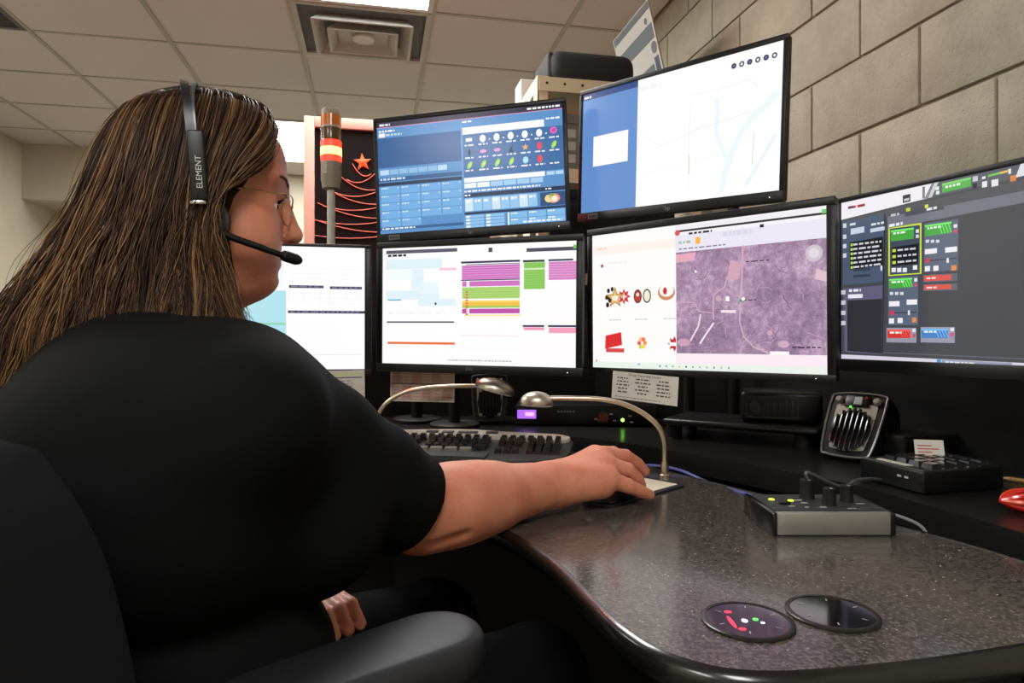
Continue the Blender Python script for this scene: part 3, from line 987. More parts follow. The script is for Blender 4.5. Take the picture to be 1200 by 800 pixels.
def ui_radio(ui, uv):
    """dark radio console; patches were measured as picture positions and turned into screen (u,v) by uv()"""
    def q(pts, c, layer=1):
        ui.poly([uv(*p) for p in pts], c, layer)

    def R(x0, y0, x1, y1, c, layer=1, sl=-0.20, sb=None):
        sb = sl if sb is None else sb
        q([(x0, y1), (x1, y1 + sb * (x1 - x0)), (x1, y0 + sl * (x1 - x0)), (x0, y0)], c, layer)

    def T(x, y, w, h, c, sl, layer=4, word=5):
        cx = x
        while cx < x + w - 1:
            k = min(word * random.uniform(0.5, 1.4), x + w - cx)
            R(cx, y + sl * (cx - x), cx + k, y + h + sl * (cx - x), c, layer, sl)
            cx += k + word * 0.3

    ui.rect(0, 0, 1, 1, (68, 70, 75), 0)  # background lifted: haze of reflections on the glass put into the colour
    # top bar
    q([(984, 258), (1088, 232), (1097, 212), (984, 238)], (236, 234, 240), 1)
    q([(1083, 233), (1203, 206), (1203, 188), (1092, 212)], (86, 90, 100), 1)
    q([(1088, 232), (1092, 231), (1100, 212), (1095, 213)], (200, 202, 208), 2)
    q([(1190, 208), (1260, 192), (1260, 174), (1196, 190)], (220, 220, 226), 2)
    T(994, 242, 6, 3, (90, 40, 90), -0.2); T(1000, 241, 14, 3, (200, 50, 70), -0.2); T(1006, 240, 8, 3, (60, 50, 70), -0.2)
    R(1058, 229, 1067, 238, (40, 42, 46), 3, -0.22); R(1059.5, 233, 1065.5, 236, (190, 190, 196), 4, -0.22)
    R(1081, 219, 1084, 233, (120, 120, 126), 3, -0.25)
    R(1104, 215, 1138, 226, (84, 176, 74), 3, -0.23); R(1104, 215, 1138, 218, (128, 206, 110), 4, -0.23); T(1108, 218, 18, 2.5, (230, 245, 226), -0.23, 5)
    for x, y in ((1098.5, 221), (1099, 226)):
        R(x - 2, y - 2, x + 2, y + 2, (230, 230, 234), 3, -0.2)
    R(1140, 207, 1146, 213, (196, 198, 204), 3, -0.2); R(1140, 215, 1145, 221, (30, 32, 38), 3, -0.2)
    R(1151, 213, 1157, 220, (226, 226, 230), 4, -0.2); R(1162, 211, 1170, 219, (226, 226, 230), 4, -0.2); R(1184, 206, 1191, 213, (216, 130, 70), 4, -0.2)
    R(1158, 205, 1172, 207.5, (110, 200, 80), 4, -0.26); R(1172, 201.5, 1184, 204, (236, 190, 80), 4, -0.26); R(1182, 198, 1185, 204, (230, 230, 230), 5, -0.2)
    R(1151, 207, 1155, 210, (230, 230, 230), 4, -0.2)
    # second row with tabs
    q([(985, 264), (1260, 214), (1260, 196), (985, 259)], (78, 80, 86), 1)
    q([(1040, 268), (1260, 226), (1260, 212), (1040, 254)], (112, 114, 126), 2)
    q([(1060, 254), (1107, 245), (1104, 237), (1062, 246)], (74, 78, 86), 3)
    R(1062, 244, 1067, 248, (196, 206, 60), 5, -0.2); R(1084, 240, 1088, 244, (214, 222, 70), 5, -0.2); T(1086, 244, 12, 3, (226, 226, 230), -0.2, 5); T(1044, 251, 10, 3, (190, 190, 198), -0.2, 5)
    T(1042, 263, 16, 3.2, (236, 236, 240), -0.2, 5)
    # left list
    q([(988, 334), (1036, 330), (1037, 250), (988, 260)], (74, 88, 112), 2)
    q([(996, 316), (1035, 311), (1035, 277), (996, 284)], (22, 24, 30), 3)
    T(996, 262, 8, 2.5, (220, 224, 230), -0.18); R(997, 268, 1013, 275, (196, 208, 226), 4, -0.18); R(1020, 268, 1037, 272.5, (196, 208, 226), 4, -0.18); T(1021, 262, 15, 2.5, (220, 224, 230), -0.18)
    for k in range(6):
        R(997, 285.5 + k * 5.3, 999.5, 288.5 + k * 5.3, (196, 216, 70), 5, -0.12)
        T(1000, 285.5 + k * 5.3, 33, 2.2, (206, 208, 216), -0.12, 5, 6)
    for y in (262, 275, 286, 297):
        R(988, y, 992, y + 5, (206, 210, 220), 4, -0.1)
    R(1000, 315, 1020, 318, (52, 62, 82), 5, -0.06); R(1000, 322, 1020, 325, (52, 62, 82), 5, -0.05); R(1032, 311, 1034, 317, (226, 226, 232), 5, 0)
    q([(990, 412), (1034, 415), (1036, 334), (988, 338)], (96, 92, 122), 2); q([(993, 411), (1033, 414), (1034, 350), (993, 352)], (46, 46, 52), 3)
    T(995, 339, 14, 3, (226, 226, 236), -0.05); R(994, 345, 1011, 349.5, (230, 228, 238), 4, -0.04)
    for y in (340, 352, 364, 376):
        R(986, y, 991, y + 5, (200, 196, 206), 4, -0.03)
    # channel modules
    def module(x0, x1, y0, y1, sl, sb, head, hh, hatch=False, frame=None, body=(92, 102, 122)):
        if frame:
            q([(x0 - 2, y1 + 1.5), (x1 + 2, y1 + 1.5 + sb * (x1 - x0 + 4)), (x1 + 2, y0 - 2 + sl * (x1 - x0 + 4)), (x0 - 2, y0 - 2)], frame, 2)
        R(x0, y0, x1, y1, body, 3, sl, sb)
        w = x1 - x0
        R(x0 + 1, y0 + 2, x0 + w * 0.80, y0 + hh, head, 4, sl)
        lt = tuple(min(255, int(v * 1.35 + 20)) for v in head)
        R(x0 + 1, y0 + 2, x0 + w * 0.80, y0 + 4, lt, 5, sl)
        T(x0 + 4, y0 + 4.5, w * 0.4, 2.2, (226, 244, 226), sl, 6, 4)
        if hatch:
            for k in range(4):
                xx = x0 + w * (0.42 + 0.09 * k)
                q([(xx, y0 + 3 + sl * (xx - x0)), (xx + 4, y0 + hh - 1 + sl * (xx - x0)), (xx + 5, y0 + hh - 1 + sl * (xx - x0)), (xx + 1, y0 + 3 + sl * (xx - x0))][::-1], lt, 5)
        R(x0 + w * 0.87, y0 + 1, x1 - 1, y0 + 5, (224, 226, 232), 5, sl); R(x0 + w * 0.87, y0 + 7, x1 - 1, y0 + 11, (206, 84, 110) if hatch else (206, 210, 220), 5, sl)

    def controls(x0, w, y, sl):
        for k in range(3):
            R(x0 + 2 + k * 6, y, x0 + 6 + k * 6, y + 3.5, (214, 216, 222), 6, sl)
        R(x0 + 1, y + 11, x0 + w * 0.38, y + 17, (236, 236, 242), 6, sl); R(x0 + w * 0.62, y + 9, x0 + w * 0.97, y + 15, (236, 236, 242), 6, sl)
        R(x0 + 2, y + 22, x0 + 7, y + 27, (206, 60, 90), 6, sl); R(x0 + 7, y + 24, x0 + w * 0.95, y + 25, (40, 44, 54), 6, sl); R(x0 + w * 0.66, y + 21.5, x0 + w * 0.73, y + 27, (226, 226, 232), 7, sl)
        R(x0 + 1, y + 31, x0 + 7, y + 37, (236, 236, 240), 6, sl); R(x0 + 11, y + 30.5, x0 + 17, y + 36.5, (236, 236, 240), 6, sl); R(x0 + w * 0.80, y + 30, x0 + w * 0.95, y + 36, (222, 140, 80), 6, sl)

    module(1043, 1078, 268, 322, -0.13, -0.07, (72, 166, 66), 15, False, (196, 218, 70), (66, 74, 90))
    q([(1045, 312), (1076, 309), (1077, 285), (1045, 290)], (24, 26, 32), 4)
    for k in range(3):
        R(1046, 292 + k * 7, 1050, 295.5 + k * 7, (196, 216, 70), 6, -0.1); T(1052, 292 + k * 7, 22, 2.2, (206, 208, 216), -0.1, 6, 6)
    for k in range(3):
        R(1045 + k * 6.5, 314, 1050 + k * 6.5, 319, (230, 230, 236), 6, -0.08)
    R(1070, 311, 1075, 316, (236, 236, 240), 6, -0.08)
    module(1083, 1123, 262, 319, -0.14, -0.06, (72, 166, 66), 15, True)
    controls(1083, 40, 281, -0.10)
    module(1041, 1076, 325, 381, -0.06, 0.0, (72, 166, 66), 13, True)
    controls(1041, 35, 342, -0.03)
    R(1082, 322, 1122, 331, (96, 100, 112), 3, -0.05); R(1083, 323, 1115, 329.5, (218, 84, 74), 4, -0.05); T(1086, 325, 12, 2, (250, 220, 216), -0.05, 6)
    R(1082, 333, 1122, 341, (96, 100, 112), 3, -0.03); R(1083, 334, 1115, 339.5, (218, 84, 74), 4, -0.03); T(1086, 336, 12, 2, (250, 220, 216), -0.03, 6)
    module(1039, 1074, 384, 401, 0.0, 0.015, (212, 52, 50), 12, True, None, (150, 150, 168))
    module(1079, 1119, 383, 401, 0.0, 0.02, (72, 128, 198), 13, True, None, (150, 150, 168))
    ui.line([uv(1037, 250), uv(1034, 414)], 0.004, (28, 30, 36), 4)
    ui.line([uv(1035, 413), uv(1260, 423)], 0.003, (96, 100, 112), 4)
    # task bar
    q([(982, 420), (1260, 438), (1260, 428), (982, 415)], (214, 208, 222), 4)
    q([(1104, 428), (1186, 433), (1186, 425), (1104, 421)], (150, 158, 182), 5); R(1098, 420, 1103, 427, (84, 150, 190), 6, 0.05); T(1108, 423, 34, 3, (226, 228, 236), 0.05, 6)


class Mon:
    pass


def monitor(name, label, corners, yl, yr, draw, bez=(0.012, 0.012, 0.012, 0.018), deep=0.045, body=BLACK, group='computer monitors over the desk', tilt=0.0, stand=None, pixel_ui=False, led=True):
    """corners: screen corner positions TL, TR, BR, BL; yl, yr: depth of the left and right screen edge"""
    TL, TR, BR, BLc = corners
    a, b_, c, d = P(*TL, yl), P(*TR, yr), P(*BR, yr), P(*BLc, yl)
    ctr = (a + b_ + c + d) / 4
    X = ((b_ + c) - (a + d)).normalized()
    Zv = ((a + b_) - (c + d))
    Zv = (Zv - X * Zv.dot(X)).normalized()
    w = ((b_ - a).length + (c - d).length) / 2
    h = ((a - d).length + (b_ - c).length) / 2
    Y = Zv.cross(X).normalized()
    M = Matrix((X, Y, Zv)).transposed().to_4x4()
    M.translation = ctr
    if tilt:
        M = M @ Matrix.Rotation(math.radians(tilt), 4, 'X')
    foot = stand if stand is not None else (ctr + Y * 0.16)
    t = thing(name, label, 'monitor', (foot[0], foot[1], SZ), 0, group)
    inv = frame_of(t).inverted()
    l, r, tp, bt = bez
    o = obj('housing', MB().rbox((-w / 2 - l, 0.003, -h / 2 - bt), (w / 2 + r, deep * 0.5, h / 2 + tp), 0.006, 3, M), body, t, world=True)
    obj('housing_back', MB().rbox((-w * 0.36, deep * 0.45, -h * 0.36), (w * 0.36, deep * 1.2, h * 0.36), 0.02, 3, M), body, t, world=True)
    fr = MB()
    ox0, ox1, oz0, oz1 = -w / 2 - l, w / 2 + r, -h / 2 - bt, h / 2 + tp
    for lo, hi in (((ox0, -0.0035, -h / 2), (-w / 2, 0.006, h / 2)), ((w / 2, -0.0035, -h / 2), (ox1, 0.006, h / 2)),
                   ((ox0, -0.0035, h / 2), (ox1, 0.006, oz1)), ((ox0, -0.0035, oz0), (ox1, 0.006, -h / 2))):
        fr.rbox(lo, hi, 0.002, 2, M)
    bezel = obj('bezel', fr, body, t, world=True)
    ui = UI(w, h)
    if pixel_ui:
        Mi = M.inverted()
        def uv(px, py):
            dd = Mi.to_3x3() @ Vector(((px - 600) / FPX, 1, (HOR - py) / FPX))
            oo = Mi @ Vector((0, 0, CAMZ))
            s = -oo.y / dd.y
            q = oo + dd * s
            return (q.x / w + 0.5, 0.5 - q.z / h)
        draw(ui, uv)
    else:
        draw(ui)
    ui.mb.v = [M @ v for v in ui.mb.v]
    scr = obj('screen', ui.mb, SCREENM, t, world=True, smooth=0)
    # arm down to the shelf
    neck = M @ Vector((0, deep * 1.2, -0.02))
    foot = Vector((foot[0], foot[1], SZ))
    arm = MB()
    arm.tube([neck, neck + Y * 0.05, Vector((foot.x, foot.y, neck.z - 0.03)), Vector((foot.x, foot.y, SZ + 0.008))], 0.017, 12)
    obj('stand_arm', arm, BLACKM, t, world=True)
    arm = MB(); arm.lathe([(0.075, 0.001), (0.075, 0.010), (0.068, 0.014)], 28, Matrix.Translation((foot.x, foot.y, SZ)))
    obj('stand_base', arm, BLACKM, t, world=True)
    mo = Mon(); mo.t, mo.M, mo.w, mo.h, mo.bez, mo.X, mo.Y, mo.Z = t, M, w, h, bez, X, Y, Zv
    if led:
        b = MB(); b.box((w / 2 - 0.02, -0.0042, -h / 2 - bt * 0.58), (w / 2 - 0.0182, -0.003, -h / 2 - bt * 0.5), M)
        obj('power_light', b, mat('white_light', (240, 240, 240), 0.4, emis=(255, 255, 255), es=1.5), t, world=True, smooth=0)
    return mo


def bezel_text(mo, s, size, u, dz, col=(120, 120, 120), name='maker_mark'):
    M = mo.M @ Matrix.Translation((u * mo.w, -0.0042, -mo.h / 2 - mo.bez[3] * dz)) @ Matrix.Rotation(math.pi / 2, 4, 'X')
    obj(name, text_mb(s, size, M), mat('mark_%d' % col[0], col, 0.4, metal=0.3), mo.t, world=True, smooth=0)


def asset_tag(mo, u):
    b = MB(); b.box((u * mo.w - 0.016, -0.0042, -mo.h / 2 - mo.bez[3] * 0.75), (u * mo.w + 0.016, -0.0036, -mo.h / 2 - mo.bez[3] * 0.2), mo.M)
    obj('asset_tag', b, mat('tag_grey', (112, 110, 108), 0.5), mo.t, world=True, smooth=0)
    b = MB()
    for k in range(7):
        b.box((u * mo.w - 0.012 + k * 0.0036, -0.0046, -mo.h / 2 - mo.bez[3] * 0.62), (u * mo.w - 0.010 + k * 0.0036, -0.0042, -mo.h / 2 - mo.bez[3] * 0.34), mo.M)
    obj('tag_print', b, BLACKM, mo.t, world=True, smooth=0)


# upper pair
m_tl = monitor('computer_monitor', 'upper left monitor with blue software windows and small icons', ((441.4, 144), (660.4, 120), (661.6, 258.7), (446, 274.6)), 1.84, 1.73, ui_top_left,
               bez=(0.010, 0.010, 0.012, 0.024), stand=(-0.30, 2.08))
bezel_text(m_tl, 'hp', 0.012, 0.0, 0.5); asset_tag(m_tl, -0.42)
m_tr = monitor('computer_monitor', 'upper right monitor showing a white map beside a blue panel', ((679.5, 113), (914.7, 48.6), (917, 222), (685, 249.7)), 1.77, 1.39, ui_top_right,
               bez=(0.010, 0.010, 0.012, 0.024), stand=(0.66, 1.97))
bezel_text(m_tr, 'hp', 0.016, 0.0, 0.5); asset_tag(m_tr, -0.42)
# lower row
m_l = monitor('computer_monitor', 'lower left monitor half hidden behind the woman\'s face', ((204, 283), (427, 292.5), (427.5, 430.5), (204, 436)), 1.60, 1.69, ui_left,
              bez=(0.018, 0.018, 0.008, 0.018), stand=(-0.72, 1.86))
m_c = monitor('computer_monitor', 'lower middle monitor with a schedule of magenta, green and yellow rows', ((446.9, 291.4), (674.7, 281.9), (675.6, 430.8), (449.8, 425.2)), 1.73, 1.555, ui_schedule,
              bez=(0.017, 0.017, 0.016, 0.022), stand=(-0.17, 1.96))
bezel_text(m_c, 'DELL', 0.009, -0.02, 0.45)
m_r = monitor('computer_monitor', 'lower monitor showing shop badges beside a purple aerial map', ((694.4, 276.6), (968.4, 240.7), (969.8, 439), (695, 430)), 1.577, 1.22, ui_browser,
              bez=(0.014, 0.016, 0.016, 0.014), stand=(0.54, 2.02))
mm_ = UI(m_r.w, m_r.h)
mm_.rect(0.418, 0.19, 1.0, 0.885, (150, 120, 150), 10)
mm_.mb.c = [None] * len(mm_.mb.c)
mm_.mb.v = [m_r.M @ v for v in mm_.mb.v]
obj('map_picture', mm_.mb, map_material(), m_r.t, world=True, smooth=0)
# radio console, cut by the picture's right edge
SX = Vector((-0.387, 0.922, 0)).normalized()
lp = P(986, 330, 1.34)
rp = lp - SX * 0.60
yr = rp.y
pxr = 600 + FPX * rp.x / rp.y
htop, hbot = (HOR - 238) / FPX * 1.34, (HOR - 420) / FPX * 1.34
m_x = monitor('computer_monitor', 'far right monitor with a dark radio control screen of green buttons', ((986, 238), (pxr, HOR - htop * FPX / yr), (pxr, HOR - hbot * FPX / yr), (986, 420)), 1.34, yr, ui_radio,
              bez=(0.008, 0.008, 0.010, 0.024), pixel_ui=True, stand=(0.935, 1.06))
# ------------------------------------------------------------------ papers hung below the screens
def sheet(name, label, corners, y, draw, cat='paper sheet', group='paper sheets hung under the monitors', th=0.0012, normal=None):
    """corners TL, TR, BR, BL as measured; y: depth at left and right"""
    TL, TR, BR, BLc = corners
    a, b_, c, d = P(*TL, y[0]), P(*TR, y[1]), P(*BR, y[1]), P(*BLc, y[0])
    ctr = (a + b_ + c + d) / 4
    X = ((b_ + c) - (a + d)).normalized(); Z = (a + b_) - (c + d); Z = (Z - X * Z.dot(X)).normalized(); Y = Z.cross(X)
    w = ((b_ - a).length + (c - d).length) / 2; h = ((a - d).length + (b_ - c).length) / 2
    M = Matrix((X, Y, Z)).transposed().to_4x4(); M.translation = ctr
    t = thing(name, label, cat, (ctr.x, ctr.y, ctr.z - h / 2), 0, group)
    obj('page', MB().box((-w / 2, 0, -h / 2), (w / 2, th, h / 2), M), PAPER, t, world=True, smooth=0)
    ui = UI(w, h, 0.0001); draw(ui)
    ui.mb.v = [M @ v for v in ui.mb.v]
    obj('print', ui.mb, PRINTM, t, world=True, smooth=0)
    return t, M, w, h


def draw_calendar(ui):
    ui.rect(0.02, 0.03, 0.98, 0.97, (168, 150, 134), 1)
    for r in range(2):
        for c in range(6):
            ui.rect(0.04 + c * 0.155, 0.06 + r * 0.46, 0.18 + c * 0.155, 0.48 + r * 0.46, (188, 164, 148) if (r + c) % 2 else (176, 140, 126), 2)
            for k in range(4):
                ui.text(0.05 + c * 0.155, 0.12 + r * 0.46 + k * 0.09, 0.11, 0.02, (140, 100, 92), 3, 0.03)
    ui.rect(0.02, 0.485, 0.98, 0.51, (92, 84, 80), 3)


def draw_notice(ui):
    for c, n in ((0, 5), (1, 5), (2, 5)):
        for k in range(n):
            ww = random.uniform(0.14, 0.24)
            ui.text(0.17 + c * 0.31 - ww / 2, 0.20 + k * 0.125, ww, 0.05, (74, 70, 68), 2, 0.05)
    ui.text(0.05, 0.9, 0.7, 0.03, (120, 114, 108), 2, 0.05)


def draw_memo(ui):
    ui.rect(0.05, 0.05, 0.97, 0.13, (190, 196, 150), 1)
    ui.rect(0.05, 0.16, 0.97, 0.19, (90, 96, 130), 2); ui.rect(0.05, 0.62, 0.97, 0.65, (90, 96, 130), 2)
    for k in range(6):
        ui.text(0.35, 0.24 + k * 0.06, 0.5, 0.025, (130, 126, 120), 2, 0.06)
    ui.rect(0.3, 0.7, 0.8, 0.86, (200, 168, 140), 2)


sheet('calendar_sheet', 'brownish calendar sheet hanging under the lower middle monitor', ((458, 428), (532, 430), (533, 471), (457, 470)), (1.80, 1.78), draw_calendar)
t, M, w, h = sheet('notice_sheet', 'white printed notice under the monitor with the aerial map', ((718, 434), (795, 442), (794, 476), (717, 466)), (1.520, 1.414), draw_notice)
obj('heading', text_mb('Group Reporting System', h * 0.13, M @ Matrix.Translation((0, -0.0004, h * 0.41)) @ Matrix.Rotation(math.pi / 2, 4, 'X')), mat('ink', (40, 38, 38), 0.7), t, world=True, smooth=0)
sheet('memo_sheet', 'pale memo sheet under the lower left monitor by the woman\'s shoulder', ((330, 436), (428, 433), (427, 482), (330, 485)), (1.62, 1.66), draw_memo)

# ------------------------------------------------------------------ gooseneck lamps
LAMPLENS = mat('lamp_lens', (150, 146, 140), 0.35, spec=0.5)


def gooseneck(label, base, path, head_c, head_r, axis):
    t = thing('gooseneck_lamp', label, 'desk lamp', base, 0, 'gooseneck lamps on the console')
    obj('base', MB().lathe([(0.011, 0), (0.011, 0.004), (0.008, 0.006), (0.0075, 0.03)], 24, Matrix.Translation(base)), WARMMETAL, t, world=True)
    obj('gooseneck', MB().tube(catmull(path, 10), 0.0055, 12), WARMMETAL, t, world=True)
    M = Matrix.Translation(head_c) @ Matrix.Rotation(axis, 4, 'Y')
    dome = MB()
    rx, ry, rz = head_r
    vs, fs = [], []
    nu, nv = 28, 8
    for j in range(nv + 1):
        ph = math.pi / 2 * j / nv
        for i in range(nu):
            a = 2 * math.pi * i / nu
            vs.append((rx * math.cos(a) * math.cos(ph), ry * math.sin(a) * math.cos(ph), rz * math.sin(ph)))
    for j in range(nv):
        for i in range(nu):
            fs.append((j * nu + i, j * nu + (i + 1) % nu, (j + 1) * nu + (i + 1) % nu, (j + 1) * nu + i))
    for i in range(nu):
        a = 2 * math.pi * i / nu
        vs.append((rx * math.cos(a), ry * math.sin(a), -rz * 0.18))
    k = (nv + 1) * nu
    for i in range(nu):
        fs.append((k + i, k + (i + 1) % nu, (i + 1) % nu, i))
    dome.add(vs, fs, M)
    sh = obj('lamp_head', dome, CHROME if False else mat('satin_silver', (190, 180, 164), 0.36, metal=1.0), t, world=True, smooth=50)
    obj('lens', MB().lathe([(0.97, -0.02), (0.97, 0.02)], 28, M @ Matrix.Translation((0, 0, -rz * 0.16)) @ Matrix.Diagonal((rx, ry, 0.2, 1))), LAMPLENS, t, world=True)
    return t


Y1 = 1.36
bs = Vector((P(779, 560, Y1).x, Y1, DZ))
gooseneck('gooseneck lamp standing right of the woman\'s hand, bent to the left', bs,
          [bs + Vector((0, 0, 0.01)), P(779, 545, Y1), P(778, 515, Y1), P(769, 497, Y1), P(750, 482, Y1), P(726, 472, Y1), P(700, 467.5, Y1), P(668, 466.5, Y1), P(645, 466.5, Y1)],
          P(629, 471, Y1), (0.034, 0.026, 0.022), 0.05)
Y2 = 1.72
bs = Vector((P(446, 500, Y2).x, Y2, DZ))
gooseneck('gooseneck lamp behind the woman\'s arm, bent right over the keyboard', bs,
          [bs + Vector((0, 0, 0.01)), P(444, 498, Y2), P(443, 487, Y2), P(452, 473, Y2), P(470, 461, Y2), P(495, 455, Y2), P(525, 452.5, Y2), P(560, 452, Y2)],
          P(580, 455, Y2 - 0.02), (0.052, 0.04, 0.026), 0.26)

# ------------------------------------------------------------------ ergonomic keyboard
kb = thing('keyboard', 'black and grey ergonomic keyboard under the lower middle monitor', 'keyboard', (-0.125, 1.545, DZ + 0.012), math.radians(-8))
kb.rotation_euler = (math.radians(5.5), 0, math.radians(-8))
for fx in (-0.2, 0.2):
    obj('tilt_foot', MB().rbox((fx - 0.015, 0.085, -0.020), (fx + 0.015, 0.095, 0.004), 0.002, 2), BLACK, kb)
body = [(-0.25, -0.09), (-0.18, -0.125), (-0.02, -0.105), (0.10, -0.115), (0.20, -0.10), (0.252, -0.06), (0.262, 0.02), (0.25, 0.095), (0.12, 0.115), (0.0, 0.135), (-0.14, 0.125), (-0.25, 0.10)]
bo = ccw([(p.x, p.y) for p in catmull([(x, y, 0) for x, y in body], 5, True)])
m_ = MB(); m_.prism(bo, 0.002, 0.020, bev=0.005); obj('case', m_, mat('kb_case', (58, 57, 56), 0.4), kb)
top_ = ccw([(p.x, p.y) for p in catmull([(-0.24, 0.055, 0), (-0.1, 0.06, 0), (0.02, 0.07, 0), (0.14, 0.058, 0), (0.245, 0.045, 0), (0.24, 0.09, 0), (0.1, 0.108, 0), (0.0, 0.126, 0), (-0.12, 0.116, 0), (-0.24, 0.09, 0)], 4, True)])
m_ = MB(); m_.prism(top_, 0.018, 0.030, bev=0.003); obj('top_panel', m_, mat('kb_silver', (206, 198, 184), 0.35, metal=0.1), kb)
m_ = MB(); m_.prism(ccw([(-0.235, -0.085), (-0.17, -0.118), (-0.02, -0.10), (0.08, -0.11), (0.085, -0.068), (-0.02, -0.062), (-0.23, -0.055)]), 0.018, 0.026, bev=0.003)
obj('palm_rest', m_, mat('kb_palm', (64, 62, 60), 0.55), kb)
for x0, w_ in ((-0.10, 0.03), (-0.06, 0.03), (-0.02, 0.05), (0.05, 0.03)):
    m_ = MB(); m_.rbox((x0, 0.082, 0.029), (x0 + w_, 0.096, 0.034), 0.002, 2); obj('media_button', m_, DGREY, kb)
KEYM = mat('key_black', (34, 34, 35), 0.22, spec=0.8)
KEYG = mat('key_grey', (120, 116, 110), 0.35)


def key_mesh(w, d, m, hh=0.010):
    b = MB()
    i = 0.0022
    b.add([(-w / 2, -d / 2, 0), (w / 2, -d / 2, 0), (w / 2, d / 2, 0), (-w / 2, d / 2, 0), (-w / 2 + i, -d / 2 + i, hh), (w / 2 - i, -d / 2 + i, hh), (w / 2 - i, d / 2 - i * 0.5, hh), (-w / 2 + i, d / 2 - i * 0.5, hh)],
          [(3, 2, 1, 0), (4, 5, 6, 7), (0, 1, 5, 4), (1, 2, 6, 5), (2, 3, 7, 6), (3, 0, 4, 7)])
    me = b.mesh('key'); me.materials.append(m)
    return me


k1, k2, kw, kg, kf = key_mesh(0.0165, 0.0165, KEYM), key_mesh(0.036, 0.0165, KEYM), key_mesh(0.026, 0.0165, KEYM), key_mesh(0.03, 0.018, KEYG), key_mesh(0.0165, 0.012, KEYM)


def put_key(me, x, y, rz=0.0):
    z = 0.0195 + (y + 0.06) * 0.05
    o = add_obj('key', me, None, kb, (x, y, z), rz)
    o.rotation_euler = (math.radians(3), 0, rz)


for r in range(5):
    y = -0.045 + r * 0.0195
    for c in range(6):
        x = -0.205 + c * 0.0195 + (r % 2) * 0.004
        put_key(k1 if r else kg, x if r else -0.20 + c * 0.034, y + (0.006 if c > 2 else 0) * (c - 2) / 3 - (0.004 if r == 0 else 0), math.radians(-4 if c > 2 else 0)) if (r or c < 3) else None
    for c in range(7):
        x = -0.062 + c * 0.0195 - (r % 2) * 0.004
        if r == 0:
            if c < 4:
                put_key(kg, -0.075 + c * 0.034, y - 0.002, math.radians(3))
        elif c == 6:
            put_key(kw, x + 0.006, y)
        else:
            put_key(k1, x, y + 0.006 * max(0, 3 - c) / 3, math.radians(4 if c < 3 else 0))
for c in range(13):
    put_key(kf, -0.21 + c * 0.0222, 0.052 + 0.003 * math.sin(c / 12 * math.pi))
for r in range(2):
    for c in range(3):
        put_key(k1, 0.101 + c * 0.0195, 0.033 - r * 0.0195)
for c in range(3):
    put_key(k1, 0.101 + c * 0.0195, -0.045)
put_key(k1, 0.1205, -0.0255)
for r in range(5):
    for c in range(4):
        put_key(k1, 0.172 + c * 0.0195, 0.033 - r * 0.0195)
for c in range(7):
    put_key(kf, 0.101 + c * 0.0215, 0.052)

# ------------------------------------------------------------------ mouse mat and mouse
padA, padB = Vector((0.178, 1.122)), Vector((0.337, 1.272))
d1 = (padB - padA).normalized(); d2 = Vector((-d1.y, d1.x))
ang = math.atan2(d1.y, d1.x)
L1, L2 = (padB - padA).length, 0.19
pad = thing('mouse_mat', 'dark blue mouse mat with a cream paper insert under the hand', 'mouse mat', (padA.x, padA.y, DZ), ang)
def rrect(x0, y0, x1, y1, r, n=5):
    out = []
    for cx, cy, a0 in ((x1 - r, y0 + r, -90), (x1 - r, y1 - r, 0), (x0 + r, y1 - r, 90), (x0 + r, y0 + r, 180)):
        for k in range(n + 1):
            a = math.radians(a0 + 90 * k / n)
            out.append((cx + r * math.cos(a), cy + r * math.sin(a)))
    return out
m_ = MB(); m_.prism(rrect(-0.02, -0.0, L1, L2, 0.014), 0.0004, 0.004, bev=0.001); obj('mat', m_, mat('navy_foam', (24, 27, 38), 0.5), pad)
m_ = MB(); m_.prism(rrect(0.0, 0.012, L1 - 0.014, L2 - 0.03, 0.003), 0.004, 0.0046); obj('insert', m_, mat('cream_paper', (214, 204, 180), 0.6), pad)

# ------------------------------------------------------------------ headset control box on the worktop
cbx = thing('control_box', 'grey control box with knobs and green lights on the worktop', 'control box', (0.464, 0.955, DZ))
Wb, Db, Hb = 0.170, 0.115, 0.034
SIL = mat('box_silver', (150, 148, 140), 0.35, metal=0.6)
b = MB(); b.rbox((-Wb / 2 + 0.004, 0.0, 0.001), (Wb / 2, 0.012, Hb), 0.003, 2); obj('front_rail', b, SIL, cbx)
b = MB(); b.rbox((-Wb / 2, 0.010, 0.001), (Wb / 2, Db, Hb - 0.001), 0.003, 2); obj('case', b, BLACK, cbx)
b = MB(); b.rbox((-Wb / 2 - 0.004, -0.002, 0.0005), (-Wb / 2 + 0.004, Db + 0.001, Hb + 0.001), 0.003, 3); obj('end_cap', b, BLACKG, cbx)
b = MB(); b.rbox((Wb / 2 - 0.003, -0.001, 0.0005), (Wb / 2 + 0.006, Db + 0.001, Hb + 0.0005), 0.003, 3); obj('end_cap', b, BLACK, cbx)
b = MB(); b.box((-Wb / 2 + 0.005, 0.013, Hb - 0.001), (Wb / 2 - 0.004, Db - 0.006, Hb + 0.0004)); obj('top_plate', b, DGREY, cbx)
YG = mat('yellow_green_led', (190, 230, 50), 0.4, emis=(200, 240, 60), es=2.0)
for x, y in ((-0.060, 0.075), (-0.033, 0.068)):
    b = MB(); b.rbox((x - 0.004, y - 0.003, Hb), (x + 0.004, y + 0.003, Hb + 0.002), 0.0008, 1); obj('light', b, YG, cbx)
